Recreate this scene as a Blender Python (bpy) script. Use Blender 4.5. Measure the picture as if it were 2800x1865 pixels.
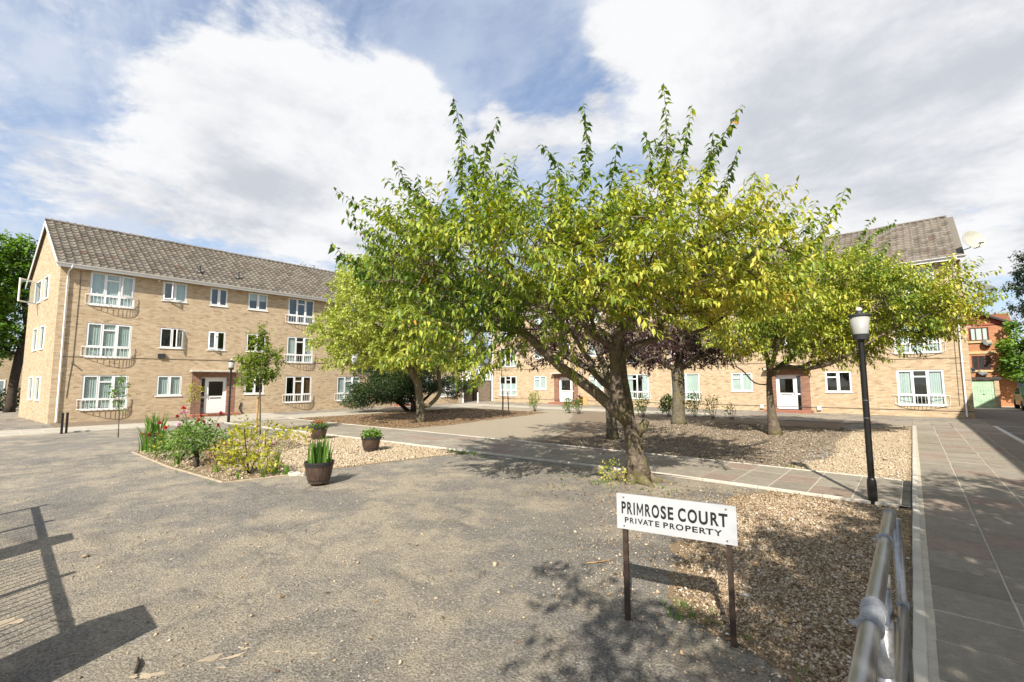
import bpy, bmesh, math, random
import numpy as np
from mathutils import Matrix, Vector
for o in list(bpy.data.objects): bpy.data.objects.remove(o)
S = bpy.context.scene
COL = S.collection
R = math.radians

# ------------------------------------------------------------------ camera
cd = bpy.data.cameras.new('camera'); cam = bpy.data.objects.new('camera', cd); COL.objects.link(cam)
cd.sensor_width = 36; cd.lens = 15.822; cd.clip_start = 0.05; cd.clip_end = 2000
YAW, PITCH, ROLL, CH = R(41.5075), R(5.1569), R(-0.2684), 1.868
fw = Vector((-math.sin(YAW)*math.cos(PITCH), math.cos(YAW)*math.cos(PITCH), math.sin(PITCH)))
r0 = Vector((math.cos(YAW), math.sin(YAW), 0)); u0 = r0.cross(fw)
rt = r0*math.cos(ROLL)+u0*math.sin(ROLL); up = u0*math.cos(ROLL)-r0*math.sin(ROLL)
cam.matrix_world = Matrix(((rt.x, up.x, -fw.x, 0), (rt.y, up.y, -fw.y, 0), (rt.z, up.z, -fw.z, CH), (0, 0, 0, 1)))
S.camera = cam
RTH = np.array((math.cos(YAW), math.sin(YAW), 0.)); DPH = np.array((-math.sin(YAW), math.cos(YAW), 0.))

# ------------------------------------------------------------------ light and sky
SUN_E = R(40); SDIR = Vector((.44*math.cos(SUN_E), -.898*math.cos(SUN_E), math.sin(SUN_E))).normalized()
sl = bpy.data.lights.new('sun', 'SUN'); sl.energy = 5.0; sl.angle = R(.5); sl.color = (1, .94, .84)
so = bpy.data.objects.new('sun', sl); COL.objects.link(so); so.location = (10, -20, 30)
so.rotation_euler = SDIR.to_track_quat('Z', 'Y').to_euler()
S.view_settings.view_transform = 'Standard'; S.view_settings.look = 'None'
S.view_settings.exposure = 0.70; S.view_settings.gamma = 1
S.render.engine = 'CYCLES'
S.cycles.max_bounces = 7; S.cycles.transparent_max_bounces = 12; S.cycles.caustics_reflective = False; S.cycles.caustics_refractive = False
S.cycles.sample_clamp_indirect = 6
try: S.cycles.use_denoising = True
except Exception: pass

W = bpy.data.worlds.new('World'); S.world = W; W.use_nodes = True
def build_world():
    nt = W.node_tree; nt.nodes.clear(); N = nt.nodes.new; Lk = nt.links.new
    def math_(op, a, b=None, clamp=False):
        n = N('ShaderNodeMath'); n.operation = op; n.use_clamp = clamp
        for i, v in enumerate((a, b)):
            if v is None: continue
            if isinstance(v, (int, float)): n.inputs[i].default_value = v
            else: Lk(v, n.inputs[i])
        return n.outputs[0]
    def mr(v, a, b, c=0., d=1.):
        n = N('ShaderNodeMapRange'); n.interpolation_type = 'SMOOTHSTEP'; Lk(v, n.inputs[0])
        for i, x in enumerate((a, b, c, d)): n.inputs[i+1].default_value = x
        return n.outputs[0]
    tc = N('ShaderNodeTexCoord'); D = tc.outputs['Generated']
    sep = N('ShaderNodeSeparateXYZ'); Lk(D, sep.inputs[0])
    zz = math_('ADD', math_('MAXIMUM', sep.outputs[2], 0.), .16)
    cmb = N('ShaderNodeCombineXYZ'); Lk(math_('DIVIDE', sep.outputs[0], zz), cmb.inputs[0]); Lk(math_('DIVIDE', sep.outputs[1], zz), cmb.inputs[1])
    def noise(vec, scale, det=8, rough=.55, dist=0., off=(0, 0, 0), rotz=0, sc=(1, 1, 1)):
        m = N('ShaderNodeMapping'); m.inputs['Location'].default_value = off; m.inputs['Rotation'].default_value = (0, 0, rotz); m.inputs['Scale'].default_value = sc
        Lk(vec, m.inputs[0]); n = N('ShaderNodeTexNoise'); Lk(m.outputs[0], n.inputs['Vector'])
        n.inputs['Scale'].default_value = scale; n.inputs['Detail'].default_value = det; n.inputs['Roughness'].default_value = rough; n.inputs['Distortion'].default_value = dist
        return n.outputs[0]
    base = noise(cmb.outputs[0], 1.25, 14, .64, .2, (3.1, 1.7, 0)); relief = math_('SUBTRACT', base, noise(cmb.outputs[0], 1.25, 9, .64, .2, (3.1-.10, 1.7+.16, 0)))
    cum = math_('ADD', math_('MULTIPLY', base, 1.25), -.125)
    def blob(d, c0, c1, amp):
        n = N('ShaderNodeVectorMath'); n.operation = 'DOT_PRODUCT'; Lk(D, n.inputs[0]); n.inputs[1].default_value = Vector(d).normalized()
        return mr(n.outputs['Value'], c0, c1, 0, amp*.62)
    for b in (((-.85, .20, .485), .98, 1., .2), ((-.829, .287, .47), .975, 1., .24), ((-.778, .427, .45), .97, 1., .3), ((-.688, .547, .44), .972, 1., .3), ((-.867, .259, .40), .975, 1., .2),
              ((-.249, .776, .579), .955, 1., .3), ((-.077, .882, .465), .94, 1., .3), ((.1, .925, .36), .94, 1., .3), ((-.536, .678, .47), .985, 1., .25),
              ((-.553, .57, .608), .987, 1., -.2), ((-.49, .655, .575), .993, 1., -.2), ((-.52, .45, .72), .975, 1., -.1), ((-.80, .05, .60), .985, 1., -.12), ((-.68, .33, .66), .98, 1., -.12)):
        cum = math_('ADD', cum, blob(*b))
    m1 = mr(cum, .505, .635)
    hole = None
    for d, c0 in (((-.553, .57, .608), .97), ((-.49, .655, .575), .982), ((-.68, .33, .66), .97), ((-.52, .45, .72), .965)):
        b = mr(blob(d, c0, 1., 1.), 0, .62, 1, .85); hole = b if hole is None else math_('MULTIPLY', hole, b)
    ci = noise(cmb.outputs[0], 1.5, 9, .62, .5, (0, 0, 0), R(50), (1, 1.9, 1))
    fleece = noise(cmb.outputs[0], 7., 6, .6, .6, (0, 2, 0), R(50), (1, 1.5, 1))
    m2 = mr(math_('ADD', ci, math_('MULTIPLY', fleece, .35)), .46, .82, .32, .92)
    low = mr(sep.outputs[2], .02, .34, .55, 0)
    m2 = math_('MAXIMUM', math_('MULTIPLY', m2, hole), low)
    shade = noise(cmb.outputs[0], 1.5, 9, .58, .2, (7, 4, 0))
    sky = N('ShaderNodeTexSky'); sky.sky_type = 'NISHITA'; sky.sun_disc = False; sky.sun_elevation = SUN_E
    sky.sun_rotation = math.atan2(SDIR.x, SDIR.y); sky.altitude = 50; sky.air_density = 1.; sky.dust_density = 1.2; sky.ozone_density = 2.2
    def mix(f, a, b):
        n = N('ShaderNodeMix'); n.data_type = 'RGBA'; Lk(f, n.inputs[0])
        for v, k in ((a, 6), (b, 7)):
            if isinstance(v, tuple): n.inputs[k].default_value = v
            else: Lk(v, n.inputs[k])
        return n.outputs[2]
    STR = .12
    thin = tuple(x/STR for x in (.43, .47, .545))+(1,)
    white = tuple(x/STR for x in (.595, .597, .605))+(1,)
    grey = tuple(x/STR for x in (.385, .402, .44))+(1,)
    core = mr(cum, .70, 1.06, 0, 1.)
    cl = mix(mr(math_('ADD', math_('ADD', shade, math_('MULTIPLY', relief, -.9)), math_('MULTIPLY', core, .16)), .40, .74), white, grey)
    hs = N('ShaderNodeHueSaturation'); hs.inputs['Saturation'].default_value = 1.18; Lk(sky.outputs[0], hs.inputs['Color']); c = mix(m2, hs.outputs[0], thin); c = mix(m1, c, cl)
    bg = N('ShaderNodeBackground'); Lk(c, bg.inputs[0]); bg.inputs[1].default_value = STR
    out = N('ShaderNodeOutputWorld'); Lk(bg.outputs[0], out.inputs[0])
build_world()

# ------------------------------------------------------------------ material helpers
MATS = {}
class NT:
    def __init__(s, name):
        s.m = bpy.data.materials.new(name); s.m.use_nodes = True; s.nt = s.m.node_tree; s.nt.nodes.clear(); MATS[name] = s.m
        s.out = s.n('ShaderNodeOutputMaterial')
    def n(s, t): return s.nt.nodes.new(t)
    def l(s, a, b): s.nt.links.new(a, b)
    def val(s, sock, v):
        if v is None: return
        if hasattr(v, 'is_output'): s.l(v, sock)
        elif isinstance(v, tuple) and len(v) == 3 and sock.type == 'RGBA': sock.default_value = v+(1,)
        else: sock.default_value = v
    def pos(s): return s.n('ShaderNodeNewGeometry').outputs['Position']
    def obj(s): return s.n('ShaderNodeTexCoord').outputs['Object']
    def map(s, v, sc=(1, 1, 1), rot=(0, 0, 0), loc=(0, 0, 0)):
        m = s.n('ShaderNodeMapping'); s.l(v, m.inputs[0]); m.inputs['Scale'].default_value = sc; m.inputs['Rotation'].default_value = rot; m.inputs['Location'].default_value = loc
        return m.outputs[0]
    def noise(s, v, scale, det=5, rough=.55, dist=0.):
        n = s.n('ShaderNodeTexNoise'); s.l(v, n.inputs['Vector']); n.inputs['Scale'].default_value = scale; n.inputs['Detail'].default_value = det; n.inputs['Roughness'].default_value = rough; n.inputs['Distortion'].default_value = dist
        return n.outputs[0]
    def vor(s, v, scale, feat='F1', out=0):
        n = s.n('ShaderNodeTexVoronoi'); n.feature = feat; s.l(v, n.inputs['Vector']); n.inputs['Scale'].default_value = scale
        return n.outputs[out]
    def ramp(s, f, stops, mode='LINEAR'):
        n = s.n('ShaderNodeValToRGB'); s.l(f, n.inputs[0]); cr = n.color_ramp; cr.interpolation = mode
        while len(cr.elements) < len(stops): cr.elements.new(.5)
        for e, (p, c) in zip(cr.elements, stops):
            e.position = p; e.color = (c+(1,)) if isinstance(c, tuple) else (c, c, c, 1)
        return n.outputs[0]
    def mix(s, f, a, b, mode='MIX'):
        n = s.n('ShaderNodeMix'); n.data_type = 'RGBA'; n.blend_type = mode
        s.val(n.inputs[0], f); s.val(n.inputs[6], a); s.val(n.inputs[7], b); return n.outputs[2]
    def math(s, op, a, b=0., clamp=False):
        n = s.n('ShaderNodeMath'); n.operation = op; n.use_clamp = clamp; s.val(n.inputs[0], a); s.val(n.inputs[1], b); return n.outputs[0]
    def mr(s, v, a, b, c=0., d=1.):
        n = s.n('ShaderNodeMapRange'); s.l(v, n.inputs[0])
        for i, x in enumerate((a, b, c, d)): n.inputs[i+1].default_value = x
        return n.outputs[0]
    def attr(s, name): 
        n = s.n('ShaderNodeAttribute'); n.attribute_name = name; return n.outputs['Fac']
    def rand(s): return s.n('ShaderNodeObjectInfo').outputs['Random']
    def bump(s, h, strength=.3, dist=.01, normal=None):
        n = s.n('ShaderNodeBump'); s.l(h, n.inputs['Height']); n.inputs['Strength'].default_value = strength; n.inputs['Distance'].default_value = dist
        if normal is not None: s.l(normal, n.inputs['Normal'])
        return n.outputs[0]
    def bsdf(s, col, rough=.7, metal=0., normal=None, spec=.5, **kw):
        b = s.n('ShaderNodeBsdfPrincipled'); s.val(b.inputs['Base Color'], col); s.val(b.inputs['Roughness'], rough); s.val(b.inputs['Metallic'], metal)
        b.inputs['Specular IOR Level'].default_value = spec
        if normal is not None: s.l(normal, b.inputs['Normal'])
        for k, v in kw.items(): s.val(b.inputs[k.replace('_', ' ')], v)
        return b.outputs[0]
    def done(s, sh): s.l(sh, s.out.inputs[0]); return s.m

def simple(name, c, rough=.6, metal=0., var=.12, scale=6., bump=0., spec=.5):
    t = NT(name); p = t.pos(); n = t.noise(p, scale, 4)
    a = tuple(x*(1-var) for x in c); b = tuple(min(1, x*(1+var)) for x in c)
    col = t.ramp(n, [(.3, a), (.7, b)])
    nr = t.bump(t.noise(p, scale*8, 4), bump, .01) if bump else None
    return t.done(t.bsdf(col, rough, metal, nr, spec))

def brick_mat(name, c1, c2, c3, mortar, sc=1.):
    t = NT(name); sp = t.n('ShaderNodeSeparateXYZ'); t.l(t.pos(), sp.inputs[0])
    cb = t.n('ShaderNodeCombineXYZ'); t.l(t.math('ADD', sp.outputs[0], sp.outputs[1]), cb.inputs[0]); t.l(sp.outputs[2], cb.inputs[1])
    v = cb.outputs[0]
    b = t.n('ShaderNodeTexBrick'); t.l(v, b.inputs['Vector']); b.inputs['Scale'].default_value = 1
    b.inputs['Brick Width'].default_value = .225*sc; b.inputs['Row Height'].default_value = .075*sc; b.inputs['Mortar Size'].default_value = .006; b.inputs['Mortar Smooth'].default_value = .3; b.inputs['Bias'].default_value = -.1
    b.inputs['Color1'].default_value = (1, 1, 1, 1); b.inputs['Color2'].default_value = (0, 0, 0, 1); b.inputs['Mortar'].default_value = (.5, .5, .5, 1)
    sep = t.n('ShaderNodeSeparateColor'); t.l(b.outputs['Color'], sep.inputs[0])
    # a second random per brick by snapping
    col = t.ramp(sep.outputs[0], [(0., c1), (.11, c1), (.24, c2), (.62, c2), (.8, c3), (1., c3)])
    big = t.noise(v, .35, 5, .6); fine = t.noise(v, 30, 4, .7)
    blot = t.noise(t.map(v, (3.0, 9., 1)), 1., 5, .75)
    col = t.mix(t.mr(blot, .55, .68, 0, .5), col, c1)
    col = t.mix(t.mr(big, .35, .75, 0, .28), col, tuple(x*.72 for x in c2))
    col = t.mix(t.mr(fine, .3, .8, 0, .35), col, tuple(x*.8 for x in c3))
    rs = t.noise(t.map(v, (2.2, .22, 1)), 1., 5, .65); col = t.mix(t.mr(rs, .55, .75, 0, .28), col, tuple(x*.6 for x in c2))
    col = t.mix(b.outputs['Fac'], col, mortar)
    h = t.math('SUBTRACT', t.math('MULTIPLY', fine, .3), b.outputs['Fac'])
    return t.done(t.bsdf(col, .9, 0, t.bump(h, .55, .012), .2))

brick_mat('yellow_brick', (.295, .195, .115), (.46, .34, .212), (.56, .435, .29), (.47, .395, .285))
brick_mat('red_brick', (.15, .07, .045), (.225, .105, .068), (.30, .16, .105), (.36, .29, .23))
brick_mat('orange_brick', (.33, .12, .05), (.45, .17, .075), (.52, .24, .11), (.50, .40, .28))
brick_mat('brown_brick', (.10, .075, .055), (.16, .12, .085), (.21, .165, .12), (.22, .19, .15))

def tile_mat(name, cols):
    t = NT(name); p = t.pos(); r = t.math('FRACT', t.math('ADD', t.rand(), t.attr('tint')))
    col = t.ramp(r, cols)
    n = t.noise(p, 9, 6, .65); n2 = t.noise(p, 1.2, 4)
    col = t.mix(t.mr(n, .5, .72, 0, .4), col, (.085, .075, .06))
    col = t.mix(t.mr(t.noise(p, 22, 4, .7), .58, .72, 0, .5), col, (.34, .30, .22))
    col = t.mix(t.mr(n2, .5, .75, 0, .3), col, (.12, .10, .08))
    return t.done(t.bsdf(col, .92, 0, t.bump(t.noise(p, 60, 4), .4, .01), .2))
tile_mat('roof_tile', [(0, (.115, .10, .082)), (.4, (.165, .145, .118)), (.75, (.205, .18, .148)), (.95, (.19, .16, .125)), (1., (.14, .095, .07))])
tile_mat('red_roof_tile', [(0, (.28, .10, .06)), (.5, (.36, .14, .085)), (1, (.30, .15, .10))])

simple('white_upvc', (.80, .80, .79), .35, 0, .02, 3)
simple('white_paint', (.74, .73, .70), .5, 0, .06, 10)
simple('cream_plastic', (.72, .69, .60), .45, 0, .05, 6)
simple('black_paint', (.012, .011, .011), .35, 0, .2, 30, .05)
simple('dark_grey_metal', (.03, .032, .035), .5, .0, .15, 12)
simple('rusty_brown', (.05, .032, .024), .6, .2, .4, 18, .1)
simple('concrete', (.36, .33, .28), .9, 0, .16, 4, .2)
simple('pale_concrete', (.50, .46, .385), .9, 0, .14, 3, .2)
simple('interior_wall', (.30, .27, .22), .9, 0, .05, 2)
simple('interior_dark', (.04, .036, .032), .9, 0, .1, 2)
simple('soffit', (.5, .48, .45), .8)
simple('red_step', (.30, .115, .07), .8, 0, .15, 14)
simple('timber_light', (.52, .33, .14), .7, 0, .2, 8)
simple('stake_wood', (.42, .25, .10), .8, 0, .25, 10)
simple('dark_line', (.055, .045, .04), .7)
simple('green_door', (.40, .56, .38), .55, 0, .18, 3)
simple('grey_felt', (.055, .05, .045), .9, 0, .2, 5)
simple('red_tile_hanging', (.36, .085, .06), .8, 0, .12, 8)
simple('cream_lintel', (.50, .38, .19), .8)
simple('maroon_frame', (.09, .02, .02), .5)
simple('curtain_net', (.62, .64, .625), .9, 0, .05, 2)
simple('curtain_white', (.62, .65, .60), .9, 0, .05, 2)
simple('curtain_brown', (.16, .075, .03), .9, 0, .2, 3)
simple('red_fabric', (.30, .02, .03), .9)
simple('pale_render', (.60, .60, .60), .9, 0, .05, 1)
simple('slate_blue', (.13, .15, .18), .8, 0, .1, 3)
simple('van_blue', (.03, .04, .07), .25, .3, .05, 3)
simple('car_green', (.09, .17, .07), .25, .3, .05, 3)
simple('tyre', (.015, .015, .015), .85)
simple('rim', (.35, .35, .36), .35, .8)
simple('headlamp', (.62, .64, .64), .12)
simple('number_plate', (.75, .75, .72), .4)
simple('road_paint', (.62, .60, .55), .8, 0, .2, 9)
simple('dish_grey', (.13, .135, .14), .5)
simple('dish_cream', (.36, .345, .29), .6)
simple('lettering_black', (.010, .010, .011), .5, 0, .0)
simple('screw_steel', (.25, .25, .26), .4, .8)
simple('petal_red', (.42, .008, .010), .6, 0, .25, 30)
simple('petal_pink', (.72, .42, .47), .6, 0, .2, 30)
simple('petal_yellow', (.72, .60, .12), .6, 0, .2, 30)
simple('petal_orange', (.55, .17, .06), .6, 0, .3, 30)
simple('petal_coral', (.70, .25, .22), .6, 0, .3, 30)
simple('petal_purple', (.12, .07, .14), .7, 0, .3, 30)
simple('dry_leaf', (.26, .14, .055), .9, 0, .3, 20)
simple('stone_edging', (.36, .29, .20), .9, 0, .25, 6, .4)
simple('flint', (.50, .45, .37), .8, 0, .3, 9, .2)
simple('sign_white', (.42, .43, .44), .42, 0, .05, 9)

def glass_mat():
    t = NT('glass'); fr = t.n('ShaderNodeLayerWeight'); fr.inputs[0].default_value = .5
    f = t.math('ADD', t.math('MULTIPLY', t.math('POWER', fr.outputs['Facing'], 4.), .85), .07, True)
    g = t.n('ShaderNodeBsdfGlossy'); g.inputs['Roughness'].default_value = .015; g.inputs['Color'].default_value = (.9, .95, .95, 1)
    p = t.pos(); nr = t.bump(t.noise(p, 1.3, 2), .05, .05); t.l(nr, g.inputs['Normal'])
    tr = t.n('ShaderNodeBsdfTransparent'); tr.inputs[0].default_value = (.90, .95, .94, 1)
    m = t.n('ShaderNodeMixShader'); t.l(f, m.inputs[0]); t.l(tr.outputs[0], m.inputs[1]); t.l(g.outputs[0], m.inputs[2])
    t.done(m.outputs[0])
glass_mat()
def frosted():
    t = NT('lamp_glass'); b = t.bsdf((.52, .52, .50), .35, 0, None, .4); tr = t.n('ShaderNodeBsdfTranslucent'); tr.inputs[0].default_value = (.55, .55, .52, 1)
    m = t.n('ShaderNodeMixShader'); m.inputs[0].default_value = .35; t.l(b, m.inputs[1]); t.l(tr.outputs[0], m.inputs[2]); t.done(m.outputs[0])
frosted()
def galv():
    t = NT('galvanised_steel'); p = t.pos(); n = t.noise(t.map(p, (40, 3, 40)), 1., 6, .7); v = t.vor(p, 45, 'F1', 1)
    sp = t.n('ShaderNodeSeparateColor'); t.l(v, sp.inputs[0])
    col = t.ramp(n, [(.3, (.26, .26, .26)), (.7, (.46, .46, .46))]); col = t.mix(t.math('MULTIPLY', sp.outputs[0], .25), col, (.33, .335, .34))
    t.done(t.bsdf(col, t.mr(n, .3, .7, .28, .5), .85, t.bump(n, .08, .005)))
    t = NT('cast_fitting'); p = t.pos(); n = t.noise(p, 90, 5, .7)
    t.done(t.bsdf(t.ramp(n, [(.3, (.22, .23, .25)), (.7, (.36, .375, .40))]), .6, .3, t.bump(n, .25, .003)))
galv()

def asphalt_mat(name='asphalt', dusty=1.):
    t = NT(name); p = t.pos()
    grain = t.math('ADD', t.math('MULTIPLY', t.noise(p, 34, 8, .86), .75), t.math('MULTIPLY', t.vor(p, 55), .32)); grain2 = t.vor(p, 95, 'F1', 1); sp = t.n('ShaderNodeSeparateColor'); t.l(grain2, sp.inputs[0])
    big = t.noise(p, .35, 6, .62, .6); mid = t.noise(t.map(p, (1, 1, 1), (0, 0, .6)), 1.6, 6, .65, .4); mid2 = t.noise(p, 5.5, 5, .65)
    base = t.ramp(grain, [(.3, (.092, .084, .073)), (.52, (.205, .187, .162)), (.75, (.37, .34, .29))])
    dust = t.ramp(grain, [(.3, (.20, .167, .12)), (.55, (.375, .322, .24)), (.8, (.54, .475, .37))])
    k = t.math('ADD', t.mr(big, .40, .60, -.15, .8*dusty), t.mr(mid, .42, .60, -.4, .55*dusty), True)
    k = t.math('ADD', k, t.mr(mid2, .4, .7, -.12, .18), True)
    col = t.mix(k, base, dust)
    dk = t.mr(t.noise(t.map(p, (.5, 1.5, 1), (0, 0, .5), (3, 5, 0)), .9, 5, .6, .8), .56, .68, 0, .5)
    col = t.mix(dk, col, (.115, .106, .096))
    cr = t.math('ABSOLUTE', t.math('SUBTRACT', t.noise(t.map(p, (1, 1, 1), (0, 0, .3), (9, 2, 0)), .55, 7, .62, 1.), .5)); col = t.mix(t.mr(cr, .0, .006, .55, 0), col, (.06, .057, .053))
    sp1 = t.math('GREATER_THAN', sp.outputs[0], .93); col = t.mix(t.math('MULTIPLY', sp1, t.mr(sp.outputs[2], 0, 1, .05, .6)), col, (.52, .47, .385))
    sp2 = t.math('LESS_THAN', sp.outputs[1], .14); col = t.mix(t.math('MULTIPLY', sp2, .5), col, (.09, .086, .08))
    h = t.math('ADD', grain, t.math('MULTIPLY', mid2, .6))
    t.done(t.bsdf(col, .95, 0, t.bump(h, 1., .03), .15))
asphalt_mat(); asphalt_mat('parking_asphalt', .15)

def soil_mat(name, a, b, c, sc=1.):
    t = NT(name); p = t.pos(); n = t.noise(p, 38*sc, 6, .75); m = t.noise(p, 1.4, 5, .6); v = t.vor(p, 60*sc, 'F1', 1); sp = t.n('ShaderNodeSeparateColor'); t.l(v, sp.inputs[0])
    col = t.ramp(n, [(.3, a), (.55, b), (.8, c)]); col = t.mix(t.mr(m, .4, .65, 0, .6), col, b)
    col = t.mix(t.math('MULTIPLY', sp.outputs[0], .4), col, a)
    t.done(t.bsdf(col, .97, 0, t.bump(n, .9, .02), .1))
soil_mat('bed_soil', (.12, .085, .055), (.27, .20, .125), (.40, .32, .21))
soil_mat('mulch', (.13, .088, .055), (.28, .195, .12), (.43, .325, .215))
soil_mat('grey_soil', (.11, .082, .056), (.26, .205, .145), (.42, .345, .25))
soil_mat('tan_ground', (.22, .18, .13), (.36, .31, .23), (.47, .41, .315))
soil_mat('gravel_base', (.20, .15, .09), (.34, .26, .165), (.46, .37, .25), .8)
soil_mat('gravel_base_dark', (.14, .10, .06), (.27, .20, .125), (.40, .31, .20), .8)

def stone_mat(name, stops):
    t = NT(name); p = t.pos(); col = t.ramp(t.attr('tint'), stops); n = t.noise(p, 120, 4)
    col = t.mix(t.mr(n, .4, .8, 0, .3), col, (.2, .16, .11))
    t.done(t.bsdf(col, .8, 0, None, .25))
stone_mat('golden_gravel', [(0, (.22, .165, .105)), (.25, (.39, .30, .195)), (.6, (.49, .395, .27)), (.9, (.56, .48, .365)), (1, (.66, .63, .57))])
stone_mat('brown_gravel', [(0, (.13, .085, .05)), (.22, (.27, .185, .11)), (.5, (.40, .30, .195)), (.72, (.50, .40, .28)), (.88, (.58, .51, .41)), (1, (.70, .67, .62))])
stone_mat('grey_grit', [(0, (.12, .10, .078)), (.5, (.31, .26, .20)), (.85, (.46, .39, .30)), (1, (.62, .58, .5))])
stone_mat('leaf_litter', [(0, (.08, .045, .02)), (.5, (.22, .125, .06)), (.8, (.33, .21, .10)), (1, (.42, .31, .13))])

def slab_mat():
    t = NT('paving_slab'); p = t.pos(); r = t.rand()
    col = t.ramp(r, [(0, (.25, .215, .17)), (.3, (.335, .295, .235)), (.6, (.285, .245, .19)), (.82, (.385, .34, .27)), (.88, (.325, .235, .185)), (1, (.30, .21, .165))])
    n = t.noise(p, 14, 6, .7); m = t.noise(p, 3.1, 6, .7, .5)
    col = t.mix(t.mr(n, .35, .70, 0, .6), col, (.17, .15, .12)); col = t.mix(t.mr(m, .45, .7, 0, .45), col, (.38, .34, .27))
    col = t.mix(t.mr(t.noise(p, 75, 4, .8), .48, .68, 0, .55), col, (.15, .135, .11))
    t.done(t.bsdf(col, .85, 0, t.bump(t.math('ADD', n, t.noise(p, 70, 5, .7)), .8, .014), .25))
slab_mat()
def paving_far():
    t = NT('paving_with_joints'); p = t.pos(); b = t.n('ShaderNodeTexBrick'); t.l(p, b.inputs['Vector']); b.offset = 0.; b.inputs['Scale'].default_value = 1; b.inputs['Brick Width'].default_value = .6; b.inputs['Row Height'].default_value = .6; b.inputs['Mortar Size'].default_value = .012
    b.inputs['Color1'].default_value = (.36, .325, .265, 1); b.inputs['Color2'].default_value = (.43, .395, .32, 1); b.inputs['Mortar'].default_value = (.52, .475, .38, 1)
    col = t.mix(t.mr(t.noise(p, 2, 5), .4, .7, 0, .4), b.outputs[0], (.33, .30, .24))
    t.done(t.bsdf(col, .9, 0, t.bump(t.noise(p, 40, 4), .2, .01), .2))
paving_far()
simple('path_mortar', (.46, .41, .32), .95, 0, .15, 12, .3)

def bark_mat(name, a, b, c, moss=0.):
    t = NT(name); p = t.obj(); n = t.noise(t.map(p, (1, 1, .45)), 16, 7, .7, .6); band = t.noise(t.map(p, (2.5, 2.5, 9)), 3.5, 5, .65, .5); m = t.noise(p, 2.6, 4, .6)
    col = t.ramp(n, [(.3, a), (.55, b), (.8, c)]); col = t.mix(t.mr(band, .5, .66, 0, .6), col, a)
    if moss: col = t.mix(t.mr(m, .46, .64, 0, moss), col, (.18, .17, .05))
    h = t.math('ADD', n, t.math('MULTIPLY', band, .8))
    t.done(t.bsdf(col, .95, 0, t.bump(h, .9, .03), .15))
bark_mat('cherry_bark', (.06, .047, .038), (.19, .15, .112), (.35, .29, .215), .6)
bark_mat('plane_bark', (.07, .058, .045), (.19, .165, .12), (.33, .29, .21), .5)
bark_mat('dark_bark', (.03, .024, .02), (.07, .055, .042), (.12, .10, .075), 0)

def leaf_mat(name, stops, trans=.38, rough=.45):
    t = NT(name); col = t.ramp(t.attr('tint'), stops)
    b = t.bsdf(col, rough, 0, None, .35); tr = t.n('ShaderNodeBsdfTranslucent')
    hs = t.n('ShaderNodeHueSaturation'); t.l(col, hs.inputs['Color']); hs.inputs['Value'].default_value = 1.5; hs.inputs['Saturation'].default_value = 1.15; t.l(hs.outputs[0], tr.inputs[0])
    m = t.n('ShaderNodeMixShader'); m.inputs[0].default_value = trans; t.l(b, m.inputs[1]); t.l(tr.outputs[0], m.inputs[2]); t.done(m.outputs[0])
leaf_mat('cherry_leaf', [(0, (.055, .11, .018)), (.3, (.14, .22, .03)), (.52, (.31, .37, .05)), (.75, (.50, .49, .075)), (.97, (.66, .58, .12)), (1, (.50, .22, .03))], .28)
leaf_mat('acer_leaf', [(0, (.18, .23, .04)), (.5, (.37, .43, .08)), (1, (.58, .60, .17))])
leaf_mat('young_leaf', [(0, (.08, .15, .018)), (.6, (.19, .27, .03)), (1, (.38, .36, .05))])
leaf_mat('plum_leaf', [(0, (.022, .011, .012)), (.6, (.055, .022, .026)), (1, (.12, .055, .05))], .2)
leaf_mat('yew_leaf', [(0, (.014, .028, .009)), (.6, (.035, .065, .015)), (1, (.10, .15, .03))], .12)
leaf_mat('green_leaf', [(0, (.045, .095, .018)), (.6, (.11, .20, .035)), (1, (.23, .32, .06))], .3)
leaf_mat('pine_leaf', [(0, (.014, .030, .014)), (.6, (.03, .06, .025)), (1, (.06, .10, .04))], .2)
leaf_mat('yellow_leaf', [(0, (.12, .17, .02)), (.5, (.34, .33, .03)), (1, (.52, .48, .06))], .35)
leaf_mat('ivy_leaf', [(0, (.06, .12, .016)), (.6, (.13, .24, .03)), (1, (.25, .37, .05))], .3)
leaf_mat('blade_leaf', [(0, (.05, .12, .02)), (.6, (.12, .24, .035)), (1, (.28, .32, .06))], .35)
def barrel_mat():
    t = NT('barrel_plastic'); p = t.obj(); n = t.noise(t.map(p, (30, 30, 2)), 1.2, 5, .6)
    t.done(t.bsdf(t.ramp(n, [(.3, (.035, .022, .017)), (.55, (.085, .052, .036)), (.75, (.14, .085, .055))]), .5, 0, t.bump(n, .3, .01)))
    simple('barrel_band', (.022, .020, .021), .45, 0, .2, 20)
barrel_mat()
M = MATS
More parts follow.
